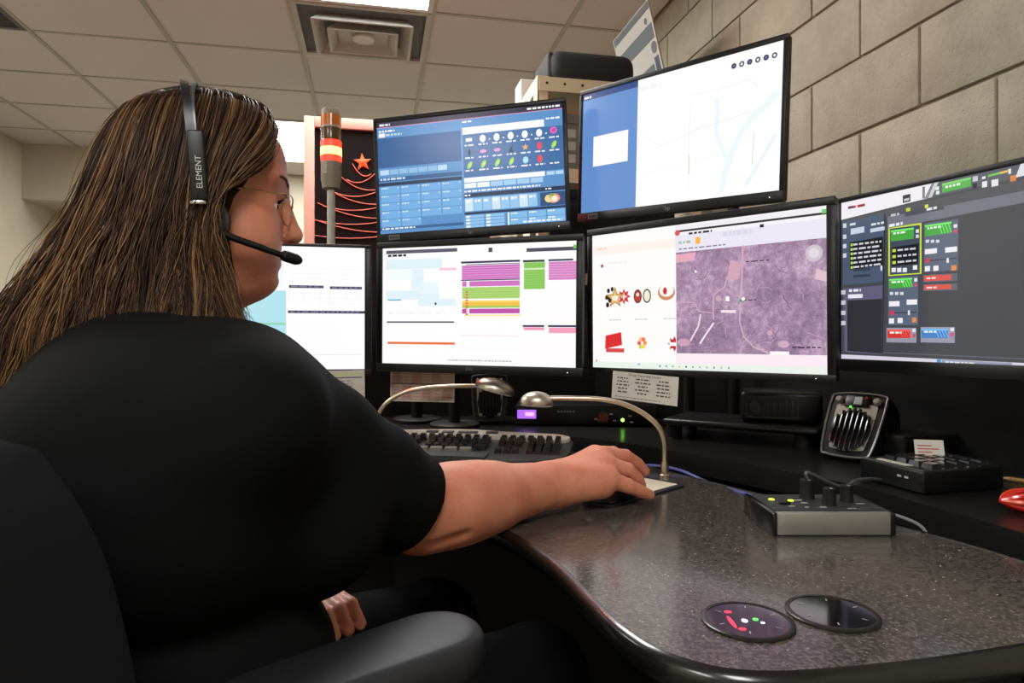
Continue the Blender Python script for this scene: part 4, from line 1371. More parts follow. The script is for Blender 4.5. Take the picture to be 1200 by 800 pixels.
for x, y, wd in ((-0.050, 0.06, 0.012), (-0.045, 0.035, 0.009), (-0.02, 0.072, 0.012), (-0.018, 0.055, 0.010), (0.0, 0.03, 0.010), (0.038, 0.022, 0.012), (0.065, 0.05, 0.012), (-0.025, 0.03, 0.006)):
    b = MB(); b.box((x - wd / 2, y - 0.0012, Hb + 0.0004), (x + wd / 2, y + 0.0012, Hb + 0.0008)); obj('legend', b, mat('legend_white', (190, 190, 186), 0.5), cbx, smooth=0)
b = MB(); b.rbox((-0.058, 0.045, Hb), (-0.042, 0.055, Hb + 0.004), 0.001, 1); obj('button', b, BLACK, cbx)
for x, y, r, hh in ((0.016, 0.045, 0.0095, 0.026), (0.052, 0.065, 0.0095, 0.026), (0.0, 0.085, 0.011, 0.030)):
    b = MB(); b.lathe([(r * 1.08, 0.0004), (r, 0.003), (r * 0.94, hh - 0.001), (r * 0.85, hh)], 20, Matrix.Translation((x, y, Hb))); obj('knob', b, BLACKM, cbx)
    b = MB(); b.box((x - 0.0006, y - r * 0.93, Hb + hh), (x + 0.0006, y - r * 0.2, Hb + hh + 0.0006)); obj('knob_mark', b, mat('legend_white', (190, 190, 186)), cbx, smooth=0)
c0 = Vector((0.464, 0.955, DZ))
tag(obj('headset_cable', MB().tube(catmull([c0 + Vector((0.0, 0.085, Hb + 0.031)), c0 + Vector((0.003, 0.086, Hb + 0.040)), P(985, 570, 1.05), P(1003, 563, 1.07), P(1020, 561, 1.10), P(1032, 562, 1.13)], 8), 0.0028, 8), mat('cable_grey', (70, 70, 72), 0.4)),
    'short black cable curving up from the control box towards the keypad', 'cable')
tag(obj('power_cable', MB().tube(catmull([c0 + Vector((0.088, 0.09, 0.018)), c0 + Vector((0.10, 0.09, 0.02)), P(1072, 612, 1.0), P(1087, 627, 0.985)], 8), 0.0026, 8), mat('cable_light', (120, 120, 122), 0.35)),
    'thin cable leaving the right end of the control box', 'cable')
tag(obj('network_cable', MB().tube(catmull([P(752, 545, 1.42), P(775, 546, 1.42), P(800, 552, 1.39), P(830, 565, 1.33), P(858, 574, 1.25), Vector((0.44, 1.16, DZ + 0.004)), Vector((0.53, 1.16, DZ - 0.02))], 8), 0.0032, 8), mat('cable_blue', (84, 88, 150), 0.4)),
    'blue cable lying along the back edge of the worktop', 'cable')

# ------------------------------------------------------------------ keypad at the right
a = PZ(1010, 559, SZ); c = PZ(1082, 580.5, SZ); e = PZ(1177, 573, SZ)
ex = (e - c).normalized(); ang = math.atan2(ex.y, ex.x)
kp = thing('keypad', 'flat black desk keypad with clear key caps near the right monitor', 'keypad', (c.x, c.y, SZ), ang)
Wk, Dk = (e - c).length, 0.14
b = MB(); b.rbox((0, 0, 0.001), (Wk, Dk, 0.040), 0.004, 3); obj('case', b, BLACK, kp)
b = MB(); b.box((0.0005, 0.002, 0.0395), (0.0035, Dk - 0.003, 0.0412)); obj('edge_strip', b, mat('edge_grey', (120, 120, 118), 0.3, metal=0.4), kp)
km = key_mesh(0.022, 0.022, mat('key_smoke', (38, 38, 40), 0.12, spec=0.7, coat=0.5), 0.008)
for r in range(4):
    for q in range(5):
        add_obj('key', km, None, kp, (0.045 + q * 0.027, 0.025 + r * 0.027, 0.040))
for x, y in ((-0.0008, 0.045), (-0.0008, 0.030)):
    b = MB(); b.box((-0.0008, y, 0.022), (0.0004, y + 0.008, 0.0255)); obj('port', b, mat('port_white', (190, 190, 190), 0.4), kp)
b = MB(); b.rbox((0.012, 0.045, 0.040), (0.026, 0.115, 0.0415), 0.0005, 1); obj('label_strip', b, PAPER, kp)

# desk phone-like dark box behind the keypad
c = PZ(1120, 551, SZ)
bx = thing('speaker_box', 'low black box behind the keypad under the right monitor', 'box', (c.x - 0.035, c.y + 0.05, SZ), ang)
b = MB(); b.rbox((-0.05, 0, 0.001), (0.10, 0.09, 0.062), 0.006, 3); obj('case', b, BLACKM, bx)
b = MB(); b.rbox((-0.046, -0.002, 0.01), (0.096, 0.002, 0.055), 0.001, 2); obj('front', b, BLACK, bx)
# card stuck behind the keypad
cc = P(1090, 526, 1.235)
t = thing('business_card', 'small white card with red print propped behind the keypad', 'card', (cc.x, cc.y, cc.z - 0.015), math.radians(-12))
MT = Matrix.Rotation(math.radians(-14), 4, 'X')
b = MB(); b.box((-0.025, 0, 0.0), (0.025, 0.0006, 0.032), MT); obj('card', b, mat('card_white', (206, 202, 194), 0.6), t)
b = MB()
for k in range(3):
    b.box((-0.02, -0.0004, 0.008 + k * 0.006), (0.004 + 0.012 * (k % 2), 0.0, 0.010 + k * 0.006), MT)
obj('print', b, mat('red_ink', (180, 70, 60), 0.6), t, smooth=0)

# ------------------------------------------------------------------ small desktop loudspeakers
def louvre_speaker(label, loc, rz, tilt, s, lit=True):  # when not lit, shade is put into darker ring and knob colours
    t = thing('desk_speaker', label, 'speaker', loc, rz, 'small desktop speakers on the rear shelf')
    t.scale = (s, s, s)
    M = Matrix.Translation((0, 0, 0.004)) @ Matrix.Rotation(math.radians(tilt), 4, 'X')
    # front outline (wider at the top, rounded), local x right, y back, z up, 0.13 tall
    o = catmull([(-0.030, 0, 0.004), (0.030, 0, 0.004), (0.044, 0, 0.020), (0.050, 0, 0.112), (0.038, 0, 0.132), (-0.038, 0, 0.132), (-0.050, 0, 0.112), (-0.044, 0, 0.020)], 6, True)
    ol = [(p.x, p.z) for p in o]
    def ring(scale, y):
        cx, cz = 0, 0.068
        return [((x - cx) * scale + cx, y, (z - cz) * scale + cz) for x, z in ol]
    n = len(ol)
    def shell(rings):
        m = MB(); vs = []
        for sc, y in rings:
            vs += ring(sc, y)
        fs = []
        for i in range(len(rings) - 1):
            for k in range(n):
                j = (k + 1) % n
                fs.append((i * n + k, (i + 1) * n + k, (i + 1) * n + j, i * n + j))
        fs.append([(len(rings) - 1) * n + k for k in range(n - 1, -1, -1)]); fs.append(list(range(n)))
        return m.add(vs, fs, M)
    obj('case', shell([(0.94, 0.0), (1.0, 0.008), (1.0, 0.05), (0.86, 0.085), (0.6, 0.095)]), BLACK, t)
    m = MB(); pts = [M @ Vector(p) for p in ring(0.95, -0.001)]
    m.tube(pts + pts[:2], 0.0022, 8, None, None, False); obj('front_ring', m, mat('ring_silver', (170, 168, 164), 0.3, metal=0.9) if lit else mat('ring_shaded', (56, 56, 57), 0.4), t)
    # panel with recessed louvres
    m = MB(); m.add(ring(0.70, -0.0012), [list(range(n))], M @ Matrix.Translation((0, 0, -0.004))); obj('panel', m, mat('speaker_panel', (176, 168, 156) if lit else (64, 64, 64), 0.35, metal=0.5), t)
    m = MB()
    m.lathe([(1.0, 0), (1.0, 0.002)], 28, M @ Matrix.Translation((0, -0.0014, 0.056)) @ Matrix.Rotation(math.pi / 2, 4, 'X') @ Matrix.Diagonal((0.033, 0.040, 1, 1)))
    obj('cone_cover', m, BLACKM, t)
    for k in range(7):
        x = -0.027 + k * 0.009
        hh = 0.043 * math.sqrt(max(0.02, 1 - (x / 0.036) ** 2))
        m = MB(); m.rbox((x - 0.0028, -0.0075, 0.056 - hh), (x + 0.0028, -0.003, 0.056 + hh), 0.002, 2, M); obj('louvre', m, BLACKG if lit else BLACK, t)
    for x in (-0.032, 0.032):
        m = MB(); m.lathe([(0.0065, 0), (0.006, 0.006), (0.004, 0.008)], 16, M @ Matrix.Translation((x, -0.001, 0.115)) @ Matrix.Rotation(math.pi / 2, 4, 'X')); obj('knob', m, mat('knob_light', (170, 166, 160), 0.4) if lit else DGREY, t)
    m = MB(); m.rbox((-0.022, -0.004, 0.103), (0.020, -0.001, 0.126), 0.002, 2, M); obj('switch_plate', m, BLACK, t)
    m = MB(); m.rbox((-0.006, -0.006, 0.106), (0.008, -0.003, 0.122), 0.001, 1, M); obj('switch_label', m, mat('label_white', (200, 200, 200), 0.5), t)
    if lit:
        m = MB(); m.rbox((-0.012, -0.005, 0.100), (-0.008, -0.003, 0.104), 0.001, 1, M); obj('power_light', m, mat('green_led', (60, 220, 60), 0.4), t)
        m = MB(); m.ball((0.014, -0.005, 0.120), 0.003, M, 10, 6); obj('red_button', m, mat('red_plastic', (190, 40, 40), 0.4), t)
    return t


q = PZ(985, 541, SZ)
louvre_speaker('tilted black desk speaker with a silver ring left of the keypad', (q.x + 0.005, q.y + 0.0, SZ), math.radians(-50), -34, 1.24)
q = P(574, 492, 2.0)
louvre_speaker('black desk speaker half hidden behind the left lamp head', (q.x, 2.0, SZ), math.radians(4), -6, 1.12, False)

# ------------------------------------------------------------------ radio unit with a purple display
q = PZ(608, 498, SZ)
ru = thing('radio_unit', 'black radio unit with a small purple display behind the right lamp', 'radio', (P(604, 490, 1.98).x, 1.98, SZ), math.radians(-4))
b = MB(); b.rbox((0, 0, 0.002), (0.42, 0.20, 0.062), 0.004, 2); obj('case', b, BLACK, ru)
b = MB(); b.rbox((0.006, -0.003, 0.022), (0.062, 0.0, 0.048), 0.001, 1); obj('display', b, mat('purple_display', (90, 60, 160), 0.3, emis=(150, 90, 230), es=1.6), ru)
b = MB(); b.box((0.030, -0.004, 0.030), (0.056, -0.003, 0.041)); obj('display_text', b, mat('pink_text', (250, 170, 220), 0.3, emis=(255, 170, 220), es=1.4), ru)
b = MB()
for k in range(6):
    b.box((0.125 + k * 0.009, -0.002, 0.041), (0.132 + k * 0.009, 0, 0.046))
obj('lettering', b, mat('legend_grey', (120, 120, 118)), ru, smooth=0)
for x, z in ((0.235, 0.020), (0.245, 0.017), (0.280, 0.035), (0.29, 0.016), (0.335, 0.03), (0.34, 0.012), (0.40, 0.018), (0.41, 0.018)):
    b = MB(); b.box((x, -0.002, z), (x + 0.009, 0, z + 0.004)); obj('mark', b, mat('legend_white', (190, 190, 186)), ru, smooth=0)
b = MB(); b.lathe([(0.017, 0), (0.017, 0.004), (0.012, 0.006)], 20, Matrix.Translation((0.262, 0, 0.026)) @ Matrix.Rotation(math.pi / 2, 4, 'X')); obj('port_ring', b, DGREY, ru)
for k in range(4):
    b = MB(); b.box((0.250 + k * 0.0065, -0.0075, 0.016), (0.254 + k * 0.0065, -0.005, 0.036)); obj('grille_bar', b, mat('red_grille', (170, 50, 46), 0.5), ru)
b = MB(); b.ball((0.318, -0.001, 0.020), 0.005, None, 10, 6); obj('status_light', b, mat('green_led_bright', (120, 255, 60), 0.4, emis=(150, 255, 70), es=6.0), ru)

# ------------------------------------------------------------------ dark box on a low riser under the map monitor
q = P(905, 505, 1.62)
rs = thing('monitor_riser', 'low black riser shelf under the black amplifier box', 'riser', (0.53, 1.66, SZ), math.radians(-33))
b = MB(); b.rbox((-0.16, 0.0, 0.034), (0.22, 0.20, 0.052), 0.008, 3); obj('top', b, BLACK, rs)
for x in (-0.14, 0.18):
    b = MB(); b.lathe([(0.02, 0.0), (0.02, 0.035)], 16, Matrix.Translation((x, 0.04, 0))); obj('foot', b, BLACKM, rs)
    b = MB(); b.lathe([(0.02, 0.0), (0.02, 0.035)], 16, Matrix.Translation((x, 0.17, 0))); obj('foot', b, BLACKM, rs)
am = thing('amplifier_box', 'black box with a vented front standing under the map monitor', 'box', (0.575, 1.665, SZ + 0.0525), math.radians(-20))
b = MB(); b.rbox((-0.0, 0.0, 0.001), (0.19, 0.13, 0.078), 0.012, 4); obj('case', b, BLACK, am)
b = MB()
for lo, hi in (((0.012, -0.003, 0.012), (0.135, 0.002, 0.016)), ((0.012, -0.003, 0.062), (0.135, 0.002, 0.066)), ((0.012, -0.003, 0.012), (0.016, 0.002, 0.066)), ((0.131, -0.003, 0.012), (0.135, 0.002, 0.066))):
    b.box(lo, hi)
obj('front_frame', b, DGREY, am, smooth=0)
b = MB(); b.lathe([(0.016, 0), (0.014, 0.006)], 20, Matrix.Translation((0.036, 0.0, 0.04)) @ Matrix.Rotation(math.pi / 2, 4, 'X')); obj('dial', b, DGREY, am)
for k in range(5):
    b = MB(); b.rbox((0.062 + k * 0.014, -0.004, 0.024), (0.069 + k * 0.014, 0.001, 0.056), 0.002, 2); obj('vent_fin', b, DGREY, am)

# ------------------------------------------------------------------ odds and ends at the right edge
q = PZ(1174, 600, SZ)
t = thing('red_bundle', 'bundle of red plastic strands at the right end of the shelf', 'bundle', (q.x, q.y, SZ), math.radians(4))
REDP = mat('red_plastic_gloss', (196, 34, 30), 0.22, spec=0.6, coat=0.4); REDO = mat('red_orange_gloss', (216, 74, 40), 0.22, spec=0.6, coat=0.4)
for k in range(9):
    a_ = k / 8 * math.pi * 2
    ry, rz_ = 0.020 * math.cos(a_), 0.014 * math.sin(a_)
    pts = [(0, 0, 0.018), (0.012, ry * 0.6, 0.018 + rz_ * 0.6), (0.03, ry, 0.018 + rz_), (0.055, ry * 1.05, 0.018 + rz_ * 1.05), (0.085, ry * 0.7, 0.018 + rz_ * 0.7), (0.10, 0, 0.018)]
    b = MB(); b.tube(catmull(pts, 5), 0.0042, 8); obj('strand', b, REDO if k % 3 == 1 else REDP, t)
b = MB(); b.ball((0.05, 0, 0.018), (0.042, 0.017, 0.012)); obj('core', b, REDP, t)
b = MB(); b.tube([(-0.004, 0, 0.018), (0.004, 0, 0.018)], [0.002, 0.005], 8); obj('tip', b, REDP, t)
q0, q1 = PZ(1184, 561, SZ + 0.0045), PZ(1262, 573, SZ + 0.0045)
t = thing('pencil', 'yellow wooden pencil lying beside the keypad', 'pencil', (q0.x, q0.y, SZ))
b = MB(); b.tube([q0, q1], 0.0042, 6); obj('barrel', b, mat('pencil_wood', (196, 150, 84), 0.4), t, world=True, smooth=0)
b = MB(); b.tube([q0 + (q0 - q1).normalized() * 0.018, q0], [0.0006, 0.004], 8); obj('point', b, mat('raw_wood', (206, 176, 130), 0.6), t, world=True)

# ------------------------------------------------------------------ stack light behind the monitors
sx = P(388, 240, 1.95)
sl_ = thing('signal_tower', 'stacked signal lamp with a glowing red tier on a grey pole', 'signal lamp', (sx.x, 1.95, SZ))
def zz(py):
    return P(388, py, 1.95).z - SZ
b = MB(); b.lathe([(0.035, 0.001), (0.035, 0.008), (0.016, 0.014)], 24); obj('foot', b, GREYP, sl_)
b = MB(); b.lathe([(0.0115, 0.008), (0.0115, zz(220))], 20); obj('pole', b, mat('pole_grey', (188, 184, 174), 0.4), sl_)
r_ = 0.0295
LB = mat('lamp_body', (150, 138, 120), 0.5)
b = MB(); b.lathe([(0.014, zz(223)), (r_ * 0.86, zz(221)), (r_ * 0.93, zz(214)), (r_, zz(212)), (r_, zz(190))], 28); obj('body', b, LB, sl_)
b = MB(); b.box((-0.016, -r_ - 0.001, zz(206)), (-0.004, -r_ * 0.8, zz(192))); obj('label', b, PAPER, sl_)
REDT = mat('lit_red_tier', (230, 20, 14), 0.3, emis=(255, 26, 16), es=9.0)
b = MB(); b.lathe([(r_, zz(190)), (r_ * 1.02, zz(188)), (r_ * 1.02, zz(168)), (r_, zz(166))], 28); rt = obj('red_tier', b, REDT, sl_)
b = MB(); b.lathe([(r_ * 1.03, zz(183)), (r_ * 1.035, zz(182)), (r_ * 1.035, zz(175)), (r_ * 1.03, zz(174))], 28); obj('lamp_core', b, mat('lit_core', (255, 200, 90), 0.3, emis=(255, 196, 84), es=6.0), rt)
b = MB(); b.lathe([(r_, zz(166)), (r_ * 0.98, zz(164)), (r_ * 0.98, zz(153)), (r_, zz(151))], 28); obj('smoked_tier', b, mat('smoked_amber', (96, 66, 30), 0.25, coat=0.4), sl_)
b = MB(); b.lathe([(r_, zz(151)), (r_ * 1.0, zz(150)), (r_ * 1.0, zz(149))], 28); obj('joint_ring', b, mat('ring_cream', (196, 186, 166), 0.5), sl_)
b = MB(); b.lathe([(r_, zz(149)), (r_ * 1.0, zz(148)), (r_ * 1.0, zz(136))], 28); obj('amber_tier', b, mat('amber_plastic', (214, 120, 40), 0.25, coat=0.4), sl_)
b = MB(); b.lathe([(r_, zz(136)), (r_ * 0.98, zz(131)), (r_ * 0.9, zz(128.5)), (r_ * 0.5, zz(128))], 28); obj('cap', b, LB, sl_)
lamp = bpy.data.lights.new('red_tier_light', 'POINT'); lamp.energy = 6.5; lamp.color = (1.0, 0.05, 0.03); lamp.shadow_soft_size = 0.03
lo = bpy.data.objects.new('red_tier_light', lamp); COL.objects.link(lo); lo.parent = rt; lo.location = (0.0, 0.06, zz(176))

# framed dark board with a string tree
bc = P(356, 135, 2.45)
bd = thing('framed_board', 'dark framed board with a star and looped string tree lit red', 'picture board', (bc.x, bc.y, 1.0), YAW)
BWd, BHt = 0.74, bc.z - 1.0
FRM = mat('pale_frame', (196, 176, 160), 0.6)
for nm, lo_, hi_ in (('frame_side', (0, 0, 0), (0.038, 0.03, BHt)), ('frame_side', (BWd - 0.038, 0, 0), (BWd, 0.03, BHt)), ('frame_top', (0.038, 0, BHt - 0.04), (BWd - 0.038, 0.03, BHt)), ('frame_bottom', (0.038, 0, 0), (BWd - 0.038, 0.03, 0.04))):
    b = MB(); b.rbox(lo_, hi_, 0.003, 2); obj(nm, b, FRM, bd)
b = MB(); b.box((0.038, 0.012, 0.04), (BWd - 0.038, 0.024, BHt - 0.04)); obj('dark_panel', b, mat('board_black', (8, 7, 8), 0.8, spec=0.2), bd, smooth=0)
def bpos(px, py):
    """picture position on the board -> local x, z"""
    Mi = frame_of(bd).inverted()
    d_ = Mi.to_3x3() @ Vector(((px - 600) / FPX, 1, (HOR - py) / FPX)); o_ = Mi @ Vector((0, 0, CAMZ))
    s_ = (0.008 - o_.y) / d_.y
    q_ = o_ + d_ * s_
    return q_.x, q_.z
stx, stz = bpos(425, 190)
st = MB(); vs = []
for k in range(10):
    a_ = math.pi / 2 + math.pi * k / 5 + 0.1
    rr = 0.034 if k % 2 == 0 else 0.014
    vs.append((stx + rr * math.cos(a_), 0.006, stz + rr * math.sin(a_)))
vs += [(x, 0.012, z) for x, _, z in vs] + [(stx, 0.002, stz)]
st.add(vs, [(k, (k + 1) % 10, 20) for k in range(10)] + [(k, 10 + k, 10 + (k + 1) % 10, (k + 1) % 10) for k in range(10)])
obj('star', st, mat('star_orange', (236, 110, 50), 0.5), bd)
STR = mat('string_cord', (214, 120, 96), 0.6)
cx_, _ = bpos(424, 200)
for k in range(10):
    _, z_ = bpos(424, 205 + k * 8.2)
    wd = 0.035 + k * 0.021
    sgn = 1 if k % 2 else -1
    pts = []
    for i in range(13):
        u = i / 12 * 2 - 1
        pts.append((cx_ + u * wd, 0.009, z_ + 0.022 * (u * u) * (1.1 + 0.2 * k / 5) + sgn * u * 0.018))
    b = MB(); b.tube(pts, 0.0018, 6); obj('string', b, STR, bd)
# low dark partition it stands on
pt = thing('partition', 'low black partition panel behind the console', 'partition', (bc.x, bc.y, 0), YAW)
b = MB(); b.rbox((-1.0, -0.03, 0.0), (0.95, 0.06, 0.985), 0.006, 2); obj('panel', b, BLACKM, pt)
b = MB(); b.rbox((-1.0, -0.035, 0.985), (0.95, 0.065, 0.9995), 0.003, 2); obj('top_rail', b, DGREY, pt)

# ------------------------------------------------------------------ shelving rack by the block wall
sc_ = P(631, 88, 2.32)
rk = thing('shelving_rack', 'beige slotted steel shelving rack standing by the block wall', 'shelving rack', (sc_.x, sc_.y, 0), YAW)
CRM = mat('cream_enamel', (206, 190, 158), 0.5)
HOLE = mat('slot_dark', (40, 34, 26), 0.8)
RW, RDp, RH = 0.62, 0.40, sc_.z
for x, y in ((0, 0), (RW - 0.035, 0), (0, RDp - 0.035), (RW - 0.035, RDp - 0.035)):
    b = MB()
    b.box((x, y, 0), (x + 0.035, y + 0.003, RH)) if y == 0 else b.box((x, y + 0.032, 0), (x + 0.035, y + 0.035, RH))
    b.box((x, y, 0), (x + 0.003, y + 0.035, RH)) if x == 0 else b.box((x + 0.032, y, 0), (x + 0.035, y + 0.035, RH))
    obj('post', b, CRM, rk, smooth=0)
for z in (0.25, 0.75, 1.25, 1.62, RH - 0.004):
    b = MB(); b.box((0.004, 0.004, z - 0.003), (RW - 0.004, RDp - 0.004, z)); obj('shelf_plate', b, CRM, rk, smooth=0)
    for y in (0.0, RDp):
        b = MB(); b.box((0.0, y - 0.004 if y == 0 else y, z - 0.05), (RW, y if y == 0 else y + 0.004, z)); obj('beam', b, CRM, rk, smooth=0)
for y in (0.0,):
    for k in range(9):
        b = MB(); b.lathe([(0.005, 0), (0.005, 0.001)], 10, Matrix.Translation((0.03 + k * 0.065, -0.004, RH - 0.026)) @ Matrix.Rotation(math.pi / 2, 4, 'X')); obj('slot', b, HOLE, rk)
b = MB(); b.add([(-0.004, 0.03, RH), (-0.004, RDp, RH), (-0.004, RDp, RH - 0.05), (-0.004, 0.17, RH - 0.05), (-0.004, 0.05, RH - 0.16), (-0.004, 0.0, RH - 0.16), (-0.004, 0, RH)], [(0, 1, 2, 3, 4, 5, 6)])
b.add([(0, 0.03, RH), (0, RDp, RH), (0, RDp, RH - 0.05), (0, 0.17, RH - 0.05), (0, 0.05, RH - 0.16), (0, 0.0, RH - 0.16), (0, 0, RH)], [(6, 5, 4, 3, 2, 1, 0)])
obj('gusset', b, CRM, rk, smooth=0)
b = MB(); b.add([(-0.005, 0.055, RH - 0.05), (-0.005, 0.11, RH - 0.05), (-0.005, 0.055, RH - 0.10)], [(0, 1, 2)]); obj('gusset_slot', b, HOLE, rk, smooth=0)


def on_rack(x, y, z):
    return frame_of(rk) @ Vector((x, y, z))


p_ = on_rack(0.05, 0.03, RH - 0.004)
t = thing('carry_case', 'black soft carrying case lying on top of the beige rack', 'case', p_, YAW)
b = MB(); b.rbox((0, 0, 0.001), (0.33, 0.24, 0.125), 0.045, 5); obj('shell', b, mat('case_fabric', (17, 17, 19), 0.75), t)
b = MB(); b.rbox((-0.004, 0.02, 0.01), (0.02, 0.22, 0.115), 0.01, 3); obj('end_pocket', b, mat('case_pocket', (26, 26, 28), 0.8), t)
p_ = on_rack(-0.0, 0.285, RH - 0.004)
t = thing('white_carton', 'small white carton on the rack behind the black case', 'carton', p_, YAW)
b = MB(); b.rbox((0.0, 0, 0.001), (0.10, 0.11, 0.10), 0.002, 1); obj('carton', b, mat('carton_white', (178, 172, 160), 0.7), t)
# sign standing on the rack, parallel to the wall
def rack_plane(px, py, xr):
    Mi = frame_of(rk).inverted()
    d_ = Mi.to_3x3() @ Vector(((px - 600) / FPX, 1, (HOR - py) / FPX)); o_ = Mi @ Vector((0, 0, CAMZ))
    s_ = (xr - o_.x) / d_.x
    return o_ + d_ * s_
pb_, pt_ = rack_plane(774, 88, 0.50), rack_plane(754, 6, 0.44)
p_ = on_rack(0.50, 0.02, RH - 0.004)
t = thing('leaning_sign', 'tilted grey and white printed sign standing on the rack', 'sign', p_, YAW)
lean = math.radians(-14)
MS = Matrix.Rotation(lean, 4, 'Y')
Hs, Ds = 0.335, 0.36
b = MB(); b.box((-0.003, 0, 0.001), (0.003, Ds, Hs), MS); obj('board', b, mat('sign_white', (160, 156, 148), 0.6), t, smooth=0)
SG = mat('sign_grey', (74, 80, 84), 0.6)
for z0, z1, y0, y1 in ((0.305, 0.33, 0.004, 0.35), (0.20, 0.255, 0.01, 0.35), (0.07, 0.12, 0.06, 0.35), (0.0, 0.03, 0.01, 0.30)):
    b = MB(); b.box((-0.0042, y0, z0), (-0.003, y1, z1), MS); obj('print_band', b, SG, t, smooth=0)
for y, z, r in ((0.03, 0.17, 0.022), (0.05, 0.275, 0.012)):
    b = MB(); b.lathe([(r, 0), (r, 0.0008)], 16, MS @ Matrix.Translation((-0.0032, y, z)) @ Matrix.Rotation(-math.pi / 2, 4, 'Y')); obj('print_dot', b, SG, t, smooth=0)
b = MB(); b.box((-0.0045, 0.012, 0.06), (-0.003, 0.045, 0.135), MS); obj('print_block', b, mat('sign_blue', (40, 52, 70), 0.6), t, smooth=0)
# boxes on the rack's shelves
for (x, z, w_, h_, m, lab) in ((0.06, 1.62, 0.40, 0.20, mat('grey_carton', (110, 106, 98), 0.7), 'grey lettered carton on the upper shelf of the beige rack'),
                               (0.05, 1.25, 0.48, 0.30, BLACKM, 'large black storage box on the middle shelf of the rack'),
                               (0.05, 0.75, 0.48, 0.34, BLACKM, 'large black storage box on the lower shelf of the rack')):
    p_ = on_rack(x, 0.03, z)
    t = thing('storage_box', lab, 'box', p_, YAW, 'boxes on the beige rack')
    b = MB(); b.rbox((0, 0, 0.001), (w_, 0.32, h_), 0.004, 2); obj('box', b, m, t)
    b = MB(); b.rbox((-0.004, -0.004, h_ - 0.03), (w_ + 0.004, 0.324, h_ + 0.004), 0.003, 2); obj('lid', b, m, t)
    if z > 1.5:
        b = MB()
        for r in range(3):
            for k in range(6):
                b.box((0.05 + k * 0.05, -0.0012, 0.03 + r * 0.045), (0.085 + k * 0.05, 0, 0.06 + r * 0.045))
        obj('lettering', b, mat('letter_pale', (178, 174, 166), 0.7), t, smooth=0)
# ------------------------------------------------------------------ signed-distance modelling for the person
def A(v):
    return np.array(v, dtype=np.float64)


def cap(p, a, b, ra, rb=None):
    rb = ra if rb is None else rb
    a, b = A(a), A(b)
    pa, ba = p - a, b - a
    h = np.clip((pa @ ba) / (ba @ ba), 0, 1)
    return np.linalg.norm(pa - h[:, None] * ba, axis=1) - (ra + (rb - ra) * h)


def ell(p, c, r, R=None):
    q = p - A(c)
    if R is not None:
        q = q @ R
    r = A(r)
    k0 = np.linalg.norm(q / r, axis=1)
    k1 = np.linalg.norm(q / (r * r), axis=1)
    return k0 * (k0 - 1.0) / np.maximum(k1, 1e-9)


def smin(a, b, k):
    h = np.clip(0.5 + 0.5 * (b - a) / k, 0, 1)
    return b + (a - b) * h - k * h * (1 - h)


def smax(a, b, k):
    return -smin(-a, -b, k)


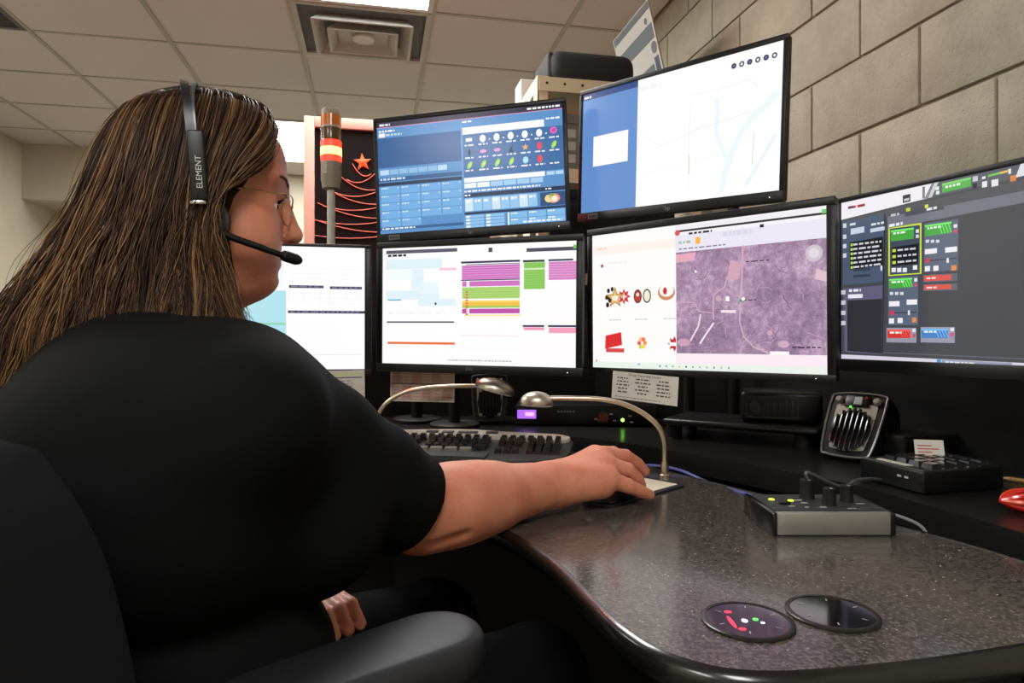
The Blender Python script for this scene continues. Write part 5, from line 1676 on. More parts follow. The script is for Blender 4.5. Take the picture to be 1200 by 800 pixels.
def surface(fn, lo, hi, h):
    """block-sparse surface nets; returns vertices and quads"""
    B = 8
    lo, hi = A(lo), A(hi)
    nb = np.ceil((hi - lo) / (h * B)).astype(int)
    n = nb * B
    ax = [lo[i] + (np.arange(nb[i]) + 0.5) * B * h for i in range(3)]
    gx, gy, gz = np.meshgrid(*ax, indexing='ij')
    c = np.stack([gx.ravel(), gy.ravel(), gz.ravel()], 1)
    d = fn(c)
    V = np.repeat(np.repeat(np.repeat(np.where(d < 0, -1.0, 1.0).reshape(nb).astype(np.float32), B, 0), B, 1), B, 2)
    act = np.where(np.abs(d) < B * h * 0.87 * 1.5)[0]
    off = np.stack(np.meshgrid(np.arange(B), np.arange(B), np.arange(B), indexing='ij'), -1).reshape(-1, 3)
    bi = np.stack(np.unravel_index(act, nb), 1) * B
    for s in range(0, len(act), 600):
        ii = (bi[s:s + 600, None, :] + off[None]).reshape(-1, 3)
        v = fn(lo + (ii + 0.5) * h)
        V[ii[:, 0], ii[:, 1], ii[:, 2]] = v
    S = V < 0
    cnt = np.zeros(tuple(n - 1), dtype=np.int8)
    for dx in (0, 1):
        for dy in (0, 1):
            for dz in (0, 1):
                cnt += S[dx:n[0] - 1 + dx, dy:n[1] - 1 + dy, dz:n[2] - 1 + dz]
    cells = np.argwhere((cnt > 0) & (cnt < 8))
    idx = -np.ones(tuple(n - 1), dtype=np.int64)
    idx[cells[:, 0], cells[:, 1], cells[:, 2]] = np.arange(len(cells))
    acc = np.zeros((len(cells), 3)); m = np.zeros(len(cells))
    cor = [(0, 0, 0), (1, 0, 0), (0, 1, 0), (1, 1, 0), (0, 0, 1), (1, 0, 1), (0, 1, 1), (1, 1, 1)]
    for a, b in ((0, 1), (2, 3), (4, 5), (6, 7), (0, 2), (1, 3), (4, 6), (5, 7), (0, 4), (1, 5), (2, 6), (3, 7)):
        ca, cb = np.array(cor[a]), np.array(cor[b])
        ia, ib = cells + ca, cells + cb
        va = V[ia[:, 0], ia[:, 1], ia[:, 2]]; vb = V[ib[:, 0], ib[:, 1], ib[:, 2]]
        ok = (va < 0) != (vb < 0)
        t = np.where(ok, va / np.where(ok, va - vb, 1), 0)
        acc += np.where(ok[:, None], ca + (cb - ca) * t[:, None], 0); m += ok
    verts = lo + (cells + 0.5 + acc / m[:, None]) * h
    quads = []
    for k in range(3):
        sl = [slice(None)] * 3; sl2 = [slice(None)] * 3
        sl[k] = slice(0, n[k] - 1); sl2[k] = slice(1, n[k])
        ch = S[tuple(sl)] != S[tuple(sl2)]
        e = np.argwhere(ch)
        i, j = (k + 1) % 3, (k + 2) % 3
        ok = (e[:, i] > 0) & (e[:, j] > 0) & (e[:, i] < n[i] - 1) & (e[:, j] < n[j] - 1)
        e = e[ok]
        inside = S[e[:, 0], e[:, 1], e[:, 2]]
        di = np.zeros(3, int); di[i] = 1
        dj = np.zeros(3, int); dj[j] = 1
        def g(q):
            return idx[q[:, 0], q[:, 1], q[:, 2]]
        f = np.stack([g(e - di - dj), g(e - dj), g(e), g(e - di)], 1)
        f[~inside] = f[~inside][:, ::-1]
        quads.append(f)
    q = np.concatenate(quads)
    q = q[(q >= 0).all(1)]
    return verts, q


def np_mesh(name, parts, col=None):
    vs = np.concatenate([p[0] for p in parts])
    o, qs = 0, []
    for v, q in parts:
        qs.append(q + o); o += len(v)
    me = bpy.data.meshes.new(name)
    k = qs[0].shape[1]
    q = np.concatenate(qs)
    me.vertices.add(len(vs)); me.vertices.foreach_set('co', vs.astype(np.float32).ravel())
    me.loops.add(q.size); me.loops.foreach_set('vertex_index', q.astype(np.int32).ravel())
    me.polygons.add(len(q)); me.polygons.foreach_set('loop_start', (np.arange(len(q)) * k).astype(np.int32))
    if col is not None:
        at = me.color_attributes.new('Col', 'FLOAT_COLOR', 'POINT')
        at.data.foreach_set('color', col.astype(np.float32).ravel())
    me.update(calc_edges=True)
    me.validate()
    me.shade_smooth()
    return me


# head frame: x forward, y left, z up
HAZ = math.radians(67)
HF, HR = A((math.sin(HAZ), math.cos(HAZ), 0)), A((math.cos(HAZ), -math.sin(HAZ), 0))
HC = A(P(240, 235, 0.82))


def hw(p):
    p = np.atleast_2d(p)
    return HC + p[:, 0:1] * HF - p[:, 1:2] * HR + p[:, 2:3] * A((0, 0, 1))


def hv(x, y, z):
    return Vector(hw(A((x, y, z)))[0])


def hpix(px, py, lat):
    """picture position at a given distance right of the face's middle -> head frame"""
    d = A(((px - 600) / FPX, 1, (HOR - py) / FPX)); o = A((0, 0, CAMZ))
    t = ((HC - o) @ HR + lat) / (d @ HR)
    q = o + d * t - HC
    return (float(q @ HF), -lat, float(q[2]))


def f_head(p):
    x, y, z = p[:, 0], p[:, 1], p[:, 2]
    ps = p.copy(); ps[:, 1] = np.abs(y)          # mirrored
    d = ell(p, (-0.008, 0, 0.033), (0.097, 0.076, 0.084))
    d = smin(d, ell(p, (0.030, 0, -0.028), (0.060, 0.063, 0.082)), 0.03)
    d = smin(d, ell(p, (0.043, 0, 0.058), (0.047, 0.056, 0.040)), 0.03)
    d = smin(d, ell(p, (0.028, 0, -0.082), (0.048, 0.054, 0.032)), 0.03)
    d = smin(d, ell(ps, (0.050, 0.034, -0.046), (0.030, 0.030, 0.032)), 0.028)      # full cheeks
    d = smin(d, ell(p, (0.068, 0, -0.0975), (0.0175, 0.020, 0.0155)), 0.018)            # chin
    d = smin(d, ell(p, (0.026, 0, -0.108), (0.038, 0.043, 0.021)), 0.025)           # under the chin
    d = smin(d, cap(ps, (0.0885, 0.0, 0.024), (0.076, 0.040, 0.030), 0.0095, 0.010), 0.014)   # brow
    # eye sockets
    d = smax(d, -ell(ps, (0.099, 0.031, -0.004), (0.018, 0.021, 0.013)), 0.012)
    # lids with an opening
    lid = np.linalg.norm(ps - A((0.0700, 0.031, -0.006)), axis=1) - 0.0150
    slit = np.maximum(np.abs(z + 0.0065 + (ps[:, 1] - 0.031) * 0.06) - 0.0042 * np.clip(1 - ((ps[:, 1] - 0.031) / 0.0145) ** 2, 0, 1), 0.074 - x)
    lid = smax(lid, -slit, 0.001)
    d = smin(d, lid, 0.0035)
    # nose
    d = smin(d, cap(p, (0.0895, 0, 0.010), (0.1025, 0, -0.0345), 0.0085, 0.0115), 0.010)
    d = smin(d, np.linalg.norm(p - A((0.1048, 0, -0.0372)), axis=1) - 0.0112, 0.006)
    d = smin(d, ell(ps, (0.0915, 0.0125, -0.0405), (0.0115, 0.0070, 0.0080)), 0.006)
    d = smax(d, -ell(ps, (0.0985, 0.0065, -0.0500), (0.006, 0.0035, 0.005)), 0.003)
    # mouth
    d = smin(d, ell(p, (0.070, 0, -0.070), (0.0175, 0.030, 0.022)), 0.012)
    d = smin(d, cap(ps, (0.0835, 0.003, -0.0655), (0.0730, 0.023, -0.0700), 0.0062, 0.003), 0.004)
    d = smin(d, cap(ps, (0.0815, 0.0, -0.0765), (0.0715, 0.021, -0.0725), 0.0070, 0.003), 0.004)
    d = smax(d, -cap(ps, (0.0920, 0.0, -0.0710), (0.0745, 0.026, -0.0715), 0.0018, 0.0016), 0.002)
    d = smax(d, -ell(p, (0.097, 0, -0.0885), (0.010, 0.020, 0.006)), 0.008)
    # ears
    ear = ell(ps, (-0.006, 0.078, -0.018), (0.020, 0.008, 0.032))
    ear = smax(ear, -ell(ps, (0.0, 0.086, -0.016), (0.010, 0.006, 0.019)), 0.004)
    d = smin(d, ear, 0.006)
    # neck
    d = smin(d, cap(p, (-0.022, 0, -0.06), (-0.052, 0, -0.235), 0.058, 0.066), 0.035)
    return d


# arm, in world space
TAZ = math.radians(46)
TF, TR_ = A((math.sin(TAZ), math.cos(TAZ), 0)), A((math.cos(TAZ), -math.sin(TAZ), 0))
T0 = A((-0.385, 0.745, 0))
UPZ = A((0, 0, 1))


def tw(f, r, z):
    return T0 + TF * f + TR_ * r + UPZ * z


SH = A((-0.285, 0.690, 0.955))
EL = A((-0.128, 0.925, 0.785))
WR = A((0.078, 1.092, 0.787))
HAZ2 = math.radians(61)
HA, HRt = A((math.sin(HAZ2), math.cos(HAZ2), 0)), A((math.cos(HAZ2), -math.sin(HAZ2), 0))


def hd(a, r, z):
    return A((WR[0], WR[1], 0)) + HA * a + HRt * r + UPZ * z


FING = {
    'index': [(0.092, -0.028, 0.822), (0.132, -0.028, 0.820), (0.156, -0.027, 0.805), (0.173, -0.026, 0.791)],
    'middle': [(0.095, -0.004, 0.823), (0.137, 0.000, 0.818), (0.163, 0.002, 0.803), (0.178, 0.003, 0.788)],
    'ring': [(0.088, 0.017, 0.811), (0.123, 0.024, 0.800), (0.143, 0.026, 0.783), (0.151, 0.025, 0.771)],
    'little': [(0.076, 0.037, 0.792), (0.107, 0.046, 0.779), (0.131, 0.048, 0.768), (0.152, 0.047, 0.759)],
}
FR = {'index': (0.0145, 0.0126, 0.0110, 0.0092), 'middle': (0.0148, 0.0130, 0.0114, 0.0096), 'ring': (0.0146, 0.0130, 0.0116, 0.0100), 'little': (0.0150, 0.0126, 0.0110, 0.0092)}


def hand_sdf(p, hd_, FING_, thumb, wr):
    d = cap(p, wr - HA * 0.02, hd_(0.02, 0.0, 0.792), 0.034, 0.031)
    d = smin(d, ell(p, hd_(0.055, 0.006, 0.798), (0.038, 0.038, 0.022)), 0.02)
    d = smin(d, cap(p, hd_(0.0, 0.014, 0.780), hd_(0.064, 0.032, 0.780), 0.024, 0.020), 0.022)
    for k, c in FING_.items():
        q = [hd_(*v) for v in c]
        r = FR[k]
        d = smin(d, cap(p, hd_(0.015, c[0][1] * 0.55, 0.797), q[0], 0.020, r[0] * 1.12), 0.014)
    for k, c in FING_.items():
        q = [hd_(*v) for v in c]
        r = FR[k]
        f = np.minimum(np.minimum(cap(p, q[0], q[1], r[0], r[1]), cap(p, q[1], q[2], r[1], r[2])), cap(p, q[2], q[3], r[2], r[3]))
        f = np.minimum(f, np.linalg.norm(p - q[1], axis=1) - r[1] * 1.05)
        d = smin(d, f, 0.0035)
    th = [hd_(*v) for v in thumb]
    d = smin(d, cap(p, th[0], th[1], 0.020, 0.0135), 0.014)
    d = smin(d, smin(cap(p, th[1], th[2], 0.0125, 0.0110), cap(p, th[2], th[3], 0.0110, 0.0088), 0.003), 0.006)
    return d


def f_arm(p):
    d = cap(p, SH, EL, 0.078, 0.056)
    fd = (WR - EL)
    d = smin(d, cap(p, EL, EL + fd * 0.45, 0.054, 0.050), 0.02)
    d = smin(d, ell(p, EL + fd * 0.22 + A((0.0, 0.0, 0.0)), (0.062, 0.062, 0.055)), 0.03)
    d = smin(d, cap(p, EL + fd * 0.4, WR, 0.051, 0.034), 0.02)
    d = smin(d, hand_sdf(p, hd, FING, [(0.018, -0.026, 0.790), (0.058, -0.052, 0.778), (0.090, -0.056, 0.769), (0.118, -0.050, 0.766)], WR), 0.014)
    # crease in the elbow bend
    d = smax(d, -cap(p, EL + A((0.015, -0.055, -0.040)), EL + A((0.065, -0.02, -0.028)), 0.003, 0.0015), 0.016)
    return d


SHL, ELL_, WRL = tw(0.03, -0.185, 0.955), tw(0.13, -0.235, 0.735), A((-0.325, 0.905, 0.690))


def f_arm_left(p):
    d = cap(p, SHL, ELL_, 0.076, 0.056)
    d = smin(d, cap(p, ELL_, WRL, 0.054, 0.034), 0.02)
    dr = A((0.80, -0.60, -0.02)); dr = dr / np.linalg.norm(dr); sd = A((0.6, 0.8, 0))
    d = smin(d, cap(p, WRL, WRL + dr * 0.07, 0.034, 0.030), 0.02)
    for k, r in ((-0.03, 0.0095), (-0.01, 0.0102), (0.011, 0.0102), (0.031, 0.0095)):
        b = WRL + dr * 0.085 + sd * k
        d = smin(d, cap(p, b, b + dr * 0.036 + UPZ * -0.006, r * 1.1, r), 0.006)
        d = smin(d, cap(p, b + dr * 0.036 - UPZ * 0.006, b + dr * 0.056 - UPZ * 0.026, r, r * 0.85), 0.003)
    d = smin(d, cap(p, WRL + dr * 0.02 - sd * 0.02, WRL + dr * 0.07 - sd * 0.052, 0.017, 0.0105), 0.012)
    return d


def torso(p, g=0.0):
    """g: growth of the garment over the body"""
    q = np.stack([(p - T0) @ TF, (p - T0) @ TR_, p[:, 2]], 1)
    qs = q.copy(); qs[:, 1] = np.abs(q[:, 1])
    d = ell(q, (-0.012, 0, 0.86), (0.160 + g, 0.205 + g, 0.155 + g))
    d = smin(d, ell(q, (-0.055, 0.0, 0.935), (0.085 + g, 0.175 + g, 0.085 + g)), 0.05)
    d = smin(d, ell(qs, (0.115, 0.085, 0.82), (0.085 + g, 0.095 + g, 0.085 + g)), 0.04)
    d = smin(d, cap(qs, (-0.03, 0.0, 0.985), (0.015, 0.175, 0.950), 0.062 + g, 0.070 + g), 0.05)
    d = smin(d, ell(q, (0.005, 0, 0.655), (0.162 + g, 0.190 + g, 0.125 + g)), 0.018)
    d = smin(d, ell(q, (-0.01, 0, 0.545), (0.165 + g, 0.195 + g, 0.095 + g)), 0.03)
    return d


def f_shirt(p):
    d = torso(p, 0.008)
    ua = EL - SH
    n = ua / np.linalg.norm(ua)
    sl = cap(p, SH, EL + n * 0.05, 0.088, 0.066)
    # soft cloth folds running round the sleeve and across the back
    s = (p - SH) @ n
    sl = sl + 0.0022 * np.sin(s * 70 + p[:, 2] * 26 + p[:, 0] * 18) * np.clip(s / 0.1, 0, 1)
    sl = smax(sl, (p - (SH + ua * 0.88)) @ n, 0.003)
    d = smin(d, sl, 0.035)
    ul = ELL_ - SHL
    nl = ul / np.linalg.norm(ul)
    s2 = smax(cap(p, SHL, ELL_, 0.086, 0.068), (p - (SHL + ul * 0.8)) @ nl, 0.003)
    d = smin(d, s2, 0.035)
    q0, q1 = (p - T0) @ TF, (p - T0) @ TR_
    fold = np.sin(p[:, 2] * 95 + q1 * 22 + np.sin(q1 * 17 + p[:, 2] * 9) * 1.6) * np.sin(q1 * 9 + q0 * 7 + 1.0)
    d = d + 0.0032 * fold * np.clip((0.80 - p[:, 2]) / 0.12, 0, 1)
    # neckline
    d = smax(d, -cap(p, HC + HF * -0.045 + UPZ * -0.215, HC + HF * -0.02 + UPZ * -0.05, 0.074, 0.082), 0.006)
    d = smax(d, 0.505 - p[:, 2], 0.01)
    return d


KNL, KNR = tw(0.47, -0.13, 0.52), tw(0.47, 0.12, 0.52)
ANL, ANR = tw(0.50, -0.14, 0.10), tw(0.48, 0.13, 0.10)


def f_trousers(p):
    q = np.stack([(p - T0) @ TF, (p - T0) @ TR_, p[:, 2]], 1)
    d = ell(q, (0.0, 0, 0.56), (0.175, 0.198, 0.085))
    for k, a, s in ((KNL, ANL, -1), (KNR, ANR, 1)):
        d = smin(d, cap(p, tw(0.03, s * 0.11, 0.558), k, 0.096, 0.075), 0.03)
        d = smin(d, cap(p, k, a, 0.074, 0.058), 0.02)
    return d


LP = tw(0.0, 0.0, 0.0)
person = thing('person', 'woman with long brown hair, black t-shirt and headset seated at the desk', 'person', (float(T0[0]), float(T0[1]), 0.0))


def skin_material():
    m = bpy.data.materials.new('skin')
    m.use_nodes = True
    nt = m.node_tree
    b = nt.nodes['Principled BSDF']
    tc = nt.nodes.new('ShaderNodeTexCoord')
    n = nt.nodes.new('ShaderNodeTexNoise'); n.inputs['Scale'].default_value = 26; n.inputs['Detail'].default_value = 6
    r = nt.nodes.new('ShaderNodeValToRGB')
    e = r.color_ramp.elements
    e[0].position = 0.36; e[0].color = lin((194, 118, 90)); e[1].position = 0.68; e[1].color = lin((208, 136, 108))
    v = nt.nodes.new('ShaderNodeTexVoronoi'); v.inputs['Scale'].default_value = 95
    r2 = nt.nodes.new('ShaderNodeValToRGB')
    e = r2.color_ramp.elements
    e[0].position = 0.05; e[0].color = (0.45, 0.3, 0.25, 1); e[1].position = 0.16; e[1].color = (1, 1, 1, 1)
    mx = nt.nodes.new('ShaderNodeMixRGB'); mx.blend_type = 'MULTIPLY'; mx.inputs[0].default_value = 0.35
    n2 = nt.nodes.new('ShaderNodeTexNoise'); n2.inputs['Scale'].default_value = 420; n2.inputs['Detail'].default_value = 3
    bp = nt.nodes.new('ShaderNodeBump'); bp.inputs['Strength'].default_value = 0.18; bp.inputs['Distance'].default_value = 0.001
    for x in (n, v, n2):
        nt.links.new(tc.outputs['Object'], x.inputs['Vector'])
    nt.links.new(n.outputs['Fac'], r.inputs['Fac']); nt.links.new(v.outputs['Distance'], r2.inputs['Fac'])
    nt.links.new(r.outputs['Color'], mx.inputs[1]); nt.links.new(r2.outputs['Color'], mx.inputs[2])
    nt.links.new(mx.outputs['Color'], b.inputs['Base Color'])
    nt.links.new(n2.outputs['Fac'], bp.inputs['Height']); nt.links.new(bp.outputs['Normal'], b.inputs['Normal'])
    b.inputs['Roughness'].default_value = 0.48
    b.inputs['Subsurface Weight'].default_value = 0.12
    b.inputs['Subsurface Radius'].default_value = (0.012, 0.005, 0.003)
    b.inputs['Subsurface Scale'].default_value = 0.6
    return m


SKIN = skin_material()
org = A((T0[0], T0[1], 0))
hvs, hq = surface(f_head, (-0.125, -0.10, -0.225), (0.13, 0.10, 0.135), 0.0019)
parts = [(hw(hvs) - org, hq)]
v, q = surface(f_arm, (-0.37, 0.60, 0.70), (0.30, 1.27, 1.05), 0.0024); parts.append((v - org, q))
v, q = surface(f_arm_left, np.minimum(np.minimum(SHL, ELL_), WRL) - A((0.1, 0.16, 0.09)), np.maximum(np.maximum(SHL, ELL_), WRL) + A((0.2, 0.1, 0.1)), 0.004); parts.append((v - org, q))
v, q = surface(lambda p: torso(p, -0.006), (-0.72, 0.40, 0.40), (-0.05, 1.10, 1.08), 0.008); parts.append((v - org, q))
bodyo = add_obj('body', np_mesh('body', parts), SKIN, person)
SHIRTM = mat('black_jersey', (13, 14, 14), 0.9, spec=0.1, bump=0.25, bscale=1400)
v, q = surface(f_shirt, (-0.75, 0.38, 0.48), (0.02, 1.12, 1.09), 0.0042)
obj_ = add_obj('t_shirt', np_mesh('t_shirt', [(v - org, q)]), SHIRTM, person)
v, q = surface(f_trousers, (-0.75, 0.40, 0.05), (0.2, 1.35, 0.68), 0.008)
add_obj('trousers', np_mesh('trousers', [(v - org, q)]), mat('dark_trousers', (10, 10, 12), 0.9, spec=0.1), person)
for k in (ANL, ANR):
    b = MB(); c = Vector(k - org); M = Matrix.Translation((c.x, c.y, 0)) @ Matrix.Rotation(math.pi / 2 - TAZ, 4, 'Z')
    b.rbox((-0.08, -0.045, 0.0), (0.18, 0.045, 0.055), 0.02, 4, M); b.ball((0.0, 0, 0.07), (0.07, 0.045, 0.055), M)
    obj('shoe', b, BLACKM, person)


def pobj(name, mb, m, parent=None, smooth=40):
    return obj(name, mb, m, parent or person, world=True, smooth=smooth)


# eyes, brows
EYEW = mat('eye_white', (214, 206, 200), 0.25, coat=0.5); IRIS = mat('iris_brown', (58, 36, 24), 0.2, coat=0.6); PUP = mat('pupil', (8, 6, 6), 0.15)
HM = Matrix(((HF[0], -HR[0], 0, HC[0]), (HF[1], -HR[1], 0, HC[1]), (0, 0, 1, HC[2]), (0, 0, 0, 1)))
for s in (-1, 1):
    e = pobj('eyeball', MB().ball((0.0705, s * 0.031, -0.006), 0.0134, HM, 24, 16), EYEW)
    pobj('iris', MB().lathe([(0.0062, 0), (0.0058, 0.0008), (0.003, 0.0013)], 20, HM @ Matrix.Translation((0.0826, s * 0.031, -0.0065)) @ Matrix.Rotation(math.pi / 2, 4, 'Y')), IRIS, e)
    pobj('pupil', MB().lathe([(0.0028, 0.0010), (0.0024, 0.0018)], 16, HM @ Matrix.Translation((0.0826, s * 0.031, -0.0065)) @ Matrix.Rotation(math.pi / 2, 4, 'Y')), PUP, e)
    br = MB()
    for k in range(60):
        t_ = random.random()
        y = 0.011 + 0.037 * t_
        z = 0.0215 + 0.0065 * math.sin(t_ * 2.3) + random.uniform(-0.0024, 0.0024) * (1 - 0.6 * t_)
        xs = np.linspace(0.05, 0.115, 60)
        fv = f_head(np.stack([xs, np.full(60, y), np.full(60, z)], 1))
        x = float(xs[np.where(fv < 0)[0][-1]]) + 0.0012
        br.tube([(x, s * y, z), (x - 0.0008, s * (y + 0.005), z + 0.0010)], [0.00045, 0.0002], 4, HM)
    pobj('eyebrow', br, mat('brow_hair', (92, 60, 42), 0.7))
    ls = MB()
    for k in range(14):
        y = 0.020 + 0.022 * k / 13
        x = 0.0838 - 9.0 * (y - 0.031) ** 2
        ls.tube([(x, s * y, -0.0018), (x + 0.004, s * (y + 0.0012), -0.0008), (x + 0.006, s * (y + 0.0018), 0.0016)], [0.0004, 0.0003, 0.0001], 4, HM)
    pobj('eyelashes', ls, PUP)
pobj('lips', MB().tube(catmull([(0.0738, -0.021, -0.0707), (0.0818, -0.012, -0.0682), (0.0868, -0.004, -0.0665), (0.0868, 0.004, -0.0665), (0.0818, 0.012, -0.0682), (0.0738, 0.021, -0.0707)], 5), 0.0036, 8, HM)
     .tube(catmull([(0.0728, -0.020, -0.0727), (0.0800, -0.011, -0.0752), (0.0850, -0.003, -0.0765), (0.0850, 0.003, -0.0765), (0.0800, 0.011, -0.0752), (0.0728, 0.020, -0.0727)], 5), 0.0040, 8, HM), mat('lip_skin', (176, 98, 86), 0.4, sss=0.1))
# finger nails
NAIL = mat('nail', (226, 170, 150), 0.3)
for k, c in FING.items():
    q3, q2 = hd(*c[3]), hd(*c[2])
    dr = (q3 - q2) / np.linalg.norm(q3 - q2)
    up = np.cross(HRt, dr); up = up / np.linalg.norm(up)
    if up[2] < 0:
        up = -up
    M = Matrix(((dr[0], HRt[0], up[0], q3[0]), (dr[1], HRt[1], up[1], q3[1]), (dr[2], HRt[2], up[2], q3[2]), (0, 0, 0, 1)))
    r = FR[k][3]
    pobj('fingernail', MB().ball((0.001, 0, r * 0.62), (0.0062, r * 0.68, r * 0.42), M, 12, 8), NAIL, bodyo)

# ------------------------------------------------------------------ hair
guides = [  # x forward, distance to the right, z ; from the forehead round to the back of the head
    [(0.050, 0.012, 0.119)] + [(q_[0], -q_[1], q_[2]) for q_ in (hpix(*w_) for w_ in ((314, 158, 0.022), (312, 178, 0.045), (298, 197, 0.062), (272, 214, 0.076), (246, 230, 0.084), (246, 258, 0.087), (254, 300, 0.087), (268, 345, 0.089), (288, 382, 0.094)))],
    [(0.028, 0.008, 0.126), (0.052, 0.038, 0.110), (0.046, 0.066, 0.080), (0.024, 0.081, 0.046), (0.006, 0.086, 0.012), (-0.006, 0.088, -0.026), (-0.008, 0.088, -0.068), (0.000, 0.088, -0.108), (0.006, 0.094, -0.145), (0.012, 0.104, -0.180)],
    [(0.000, 0.005, 0.129), (0.008, 0.042, 0.116), (0.000, 0.070, 0.086), (-0.010, 0.084, 0.048), (-0.018, 0.089, 0.008), (-0.026, 0.091, -0.034), (-0.032, 0.094, -0.078), (-0.036, 0.098, -0.120), (-0.040, 0.108, -0.158), (-0.046, 0.122, -0.195)],
    [(-0.028, 0.004, 0.127), (-0.036, 0.042, 0.110), (-0.046, 0.068, 0.076), (-0.054, 0.080, 0.034), (-0.064, 0.084, -0.010), (-0.074, 0.086, -0.056), (-0.086, 0.090, -0.102), (-0.096, 0.096, -0.150), (-0.104, 0.104, -0.196), (-0.112, 0.112, -0.235)],
    [(-0.056, 0.003, 0.115), (-0.074, 0.032, 0.096), (-0.088, 0.050, 0.062), (-0.097, 0.058, 0.020), (-0.110, 0.062, -0.024), (-0.128, 0.064, -0.068), (-0.146, 0.066, -0.112), (-0.164, 0.068, -0.158), (-0.178, 0.070, -0.206), (-0.190, 0.072, -0.250)],
    [(-0.072, 0.000, 0.102), (-0.092, 0.010, 0.078), (-0.104, 0.014, 0.046), (-0.114, 0.016, 0.006), (-0.130, 0.016, -0.034), (-0.152, 0.016, -0.074), (-0.178, 0.016, -0.114), (-0.202, 0.016, -0.156), (-0.218, 0.016, -0.204), (-0.228, 0.016, -0.250)],
]
guides = guides[:1] + [[(x + 0.16 * l_, l_, z) for x, l_, z in g] for g in guides[1:]]
GN = 22
G = np.array([[tuple(v) for v in catmull(g, 8)] for g in guides])          # guides x samples x 3
ti = np.linspace(0, G.shape[1] - 1, GN)
G = np.stack([np.stack([np.interp(ti, np.arange(G.shape[1]), G[i, :, k]) for k in range(3)], 1) for i in range(len(guides))])
fine = []
for i in range(len(guides) - 1):
    p0, p1, p2, p3 = G[max(i - 1, 0)], G[i], G[i + 1], G[min(i + 2, len(guides) - 1)]
    for k in range(8):
        t_ = k / 8
        fine.append(0.5 * ((2 * p1) + (p2 - p0) * t_ + (2 * p0 - 5 * p1 + 4 * p2 - p3) * t_ ** 2 + (3 * p1 - p0 - 3 * p2 + p3) * t_ ** 3))
fine.append(G[-1])
fine = np.array(fine)                                                        # 41 x GN x 3


def f_hair(p):
    ps = p.copy(); ps[:, 1] = np.abs(p[:, 1])
    d = ell(p, (-0.016, 0, 0.036), (0.098, 0.081, 0.0885))
    # keep the face free
    d = smax(d, (p[:, 0] - 0.040) + (0.075 - p[:, 2]) * 1.0, 0.01)
    d = smax(d, -p[:, 2] - 0.02, 0.01)
    for i in range(4, 41, 4):
        g = fine[i]
        for j in range(1, GN - 5, 2):
            a, b = g[j], g[min(j + 2, GN - 1)]
            r = 0.0125 if j < 8 else 0.0125 + 0.0035 * min(1, (j - 8) / 8)
            d = smin(d, cap(ps, (a[0], a[1] - 0.010, a[2]), (b[0], b[1] - 0.010, b[2]), r, r), 0.012)
    return d


v, q = surface(f_hair, (-0.28, -0.15, -0.27), (0.11, 0.15, 0.15), 0.0042)
hair = add_obj('hair', np_mesh('hair', [(hw(v) - org, q)]), mat('hair_under', (40, 26, 18), 0.9, spec=0.04, var=0.4, vscale=60), person)

rng = np.random.default_rng(5)
NS = 9000
s = rng.uniform(0, 40, NS)
side = np.where(rng.random(NS) < 0.68, 1.0, -1.0)
nc = 230
cl = rng.uniform(0, 40, nc)
cidx = np.argmin(np.abs(s[:, None] - cl[None] - 0 * side[:, None]), 1)
tt = np.linspace(0, 1, GN)
w = (0.75 * tt ** 1.3)[None, :] * rng.uniform(0.2, 1.0, NS)[:, None]
ss = s[:, None] * (1 - w) + cl[cidx][:, None] * w
i0 = np.clip(np.floor(ss).astype(int), 0, 39)
fr = (ss - i0)[..., None]
jj = np.broadcast_to(np.arange(GN), (NS, GN))
pts = fine[i0, jj] * (1 - fr) + fine[i0 + 1, jj] * fr
cen = np.stack([np.full((NS, GN), -0.02), np.zeros((NS, GN)), np.minimum(pts[..., 2], 0.06)], -1)
nr = pts - cen
nr /= np.linalg.norm(nr, axis=-1, keepdims=True)
depth = rng.uniform(-0.006, 0.010, NS) + 0.004
depth[rng.random(NS) < 0.02] += 0.010
prof_ = (0.25 + 0.75 * np.minimum(1, tt * 3))[None] + 0.7 * (tt ** 2)[None] * rng.uniform(-0.5, 1.0, NS)[:, None]
pts = pts + nr * (depth[:, None] * prof_)[..., None]
# gentle waves, shared within a locks
ph = rng.uniform(0, 6.28, nc)[cidx] + rng.normal(0, 0.5, NS)
fq = rng.uniform(2.0, 3.6, nc)[cidx]
am = rng.uniform(0.0015, 0.0055, nc)[cidx] * rng.uniform(0.6, 1.3, NS)
wv = am[:, None] * np.sin(fq[:, None] * 6.28 * tt[None] + ph[:, None]) * (np.clip(tt * 2 - 0.3, 0, 1))[None]
pts[..., 0] += wv * 1.3
pts[..., 1] += 0.6 * am[:, None] * np.cos(fq[:, None] * 6.28 * tt[None] + ph[:, None] * 1.3) * (np.clip(tt * 2 - 0.4, 0, 1))[None]
pts += rng.normal(0, 0.0012, (NS, 1, 3)) * tt[None, :, None]
# length differences
ln = rng.uniform(0.80, 1.0, NS)
newt = tt[None] * ln[:, None] * (GN - 1)
a0 = np.clip(np.floor(newt).astype(int), 0, GN - 2); fa = (newt - a0)[..., None]
ri = np.arange(NS)[:, None]
pts = pts[ri, a0] * (1 - fa) + pts[ri, a0 + 1] * fa
pts[..., 1] *= -side[:, None]
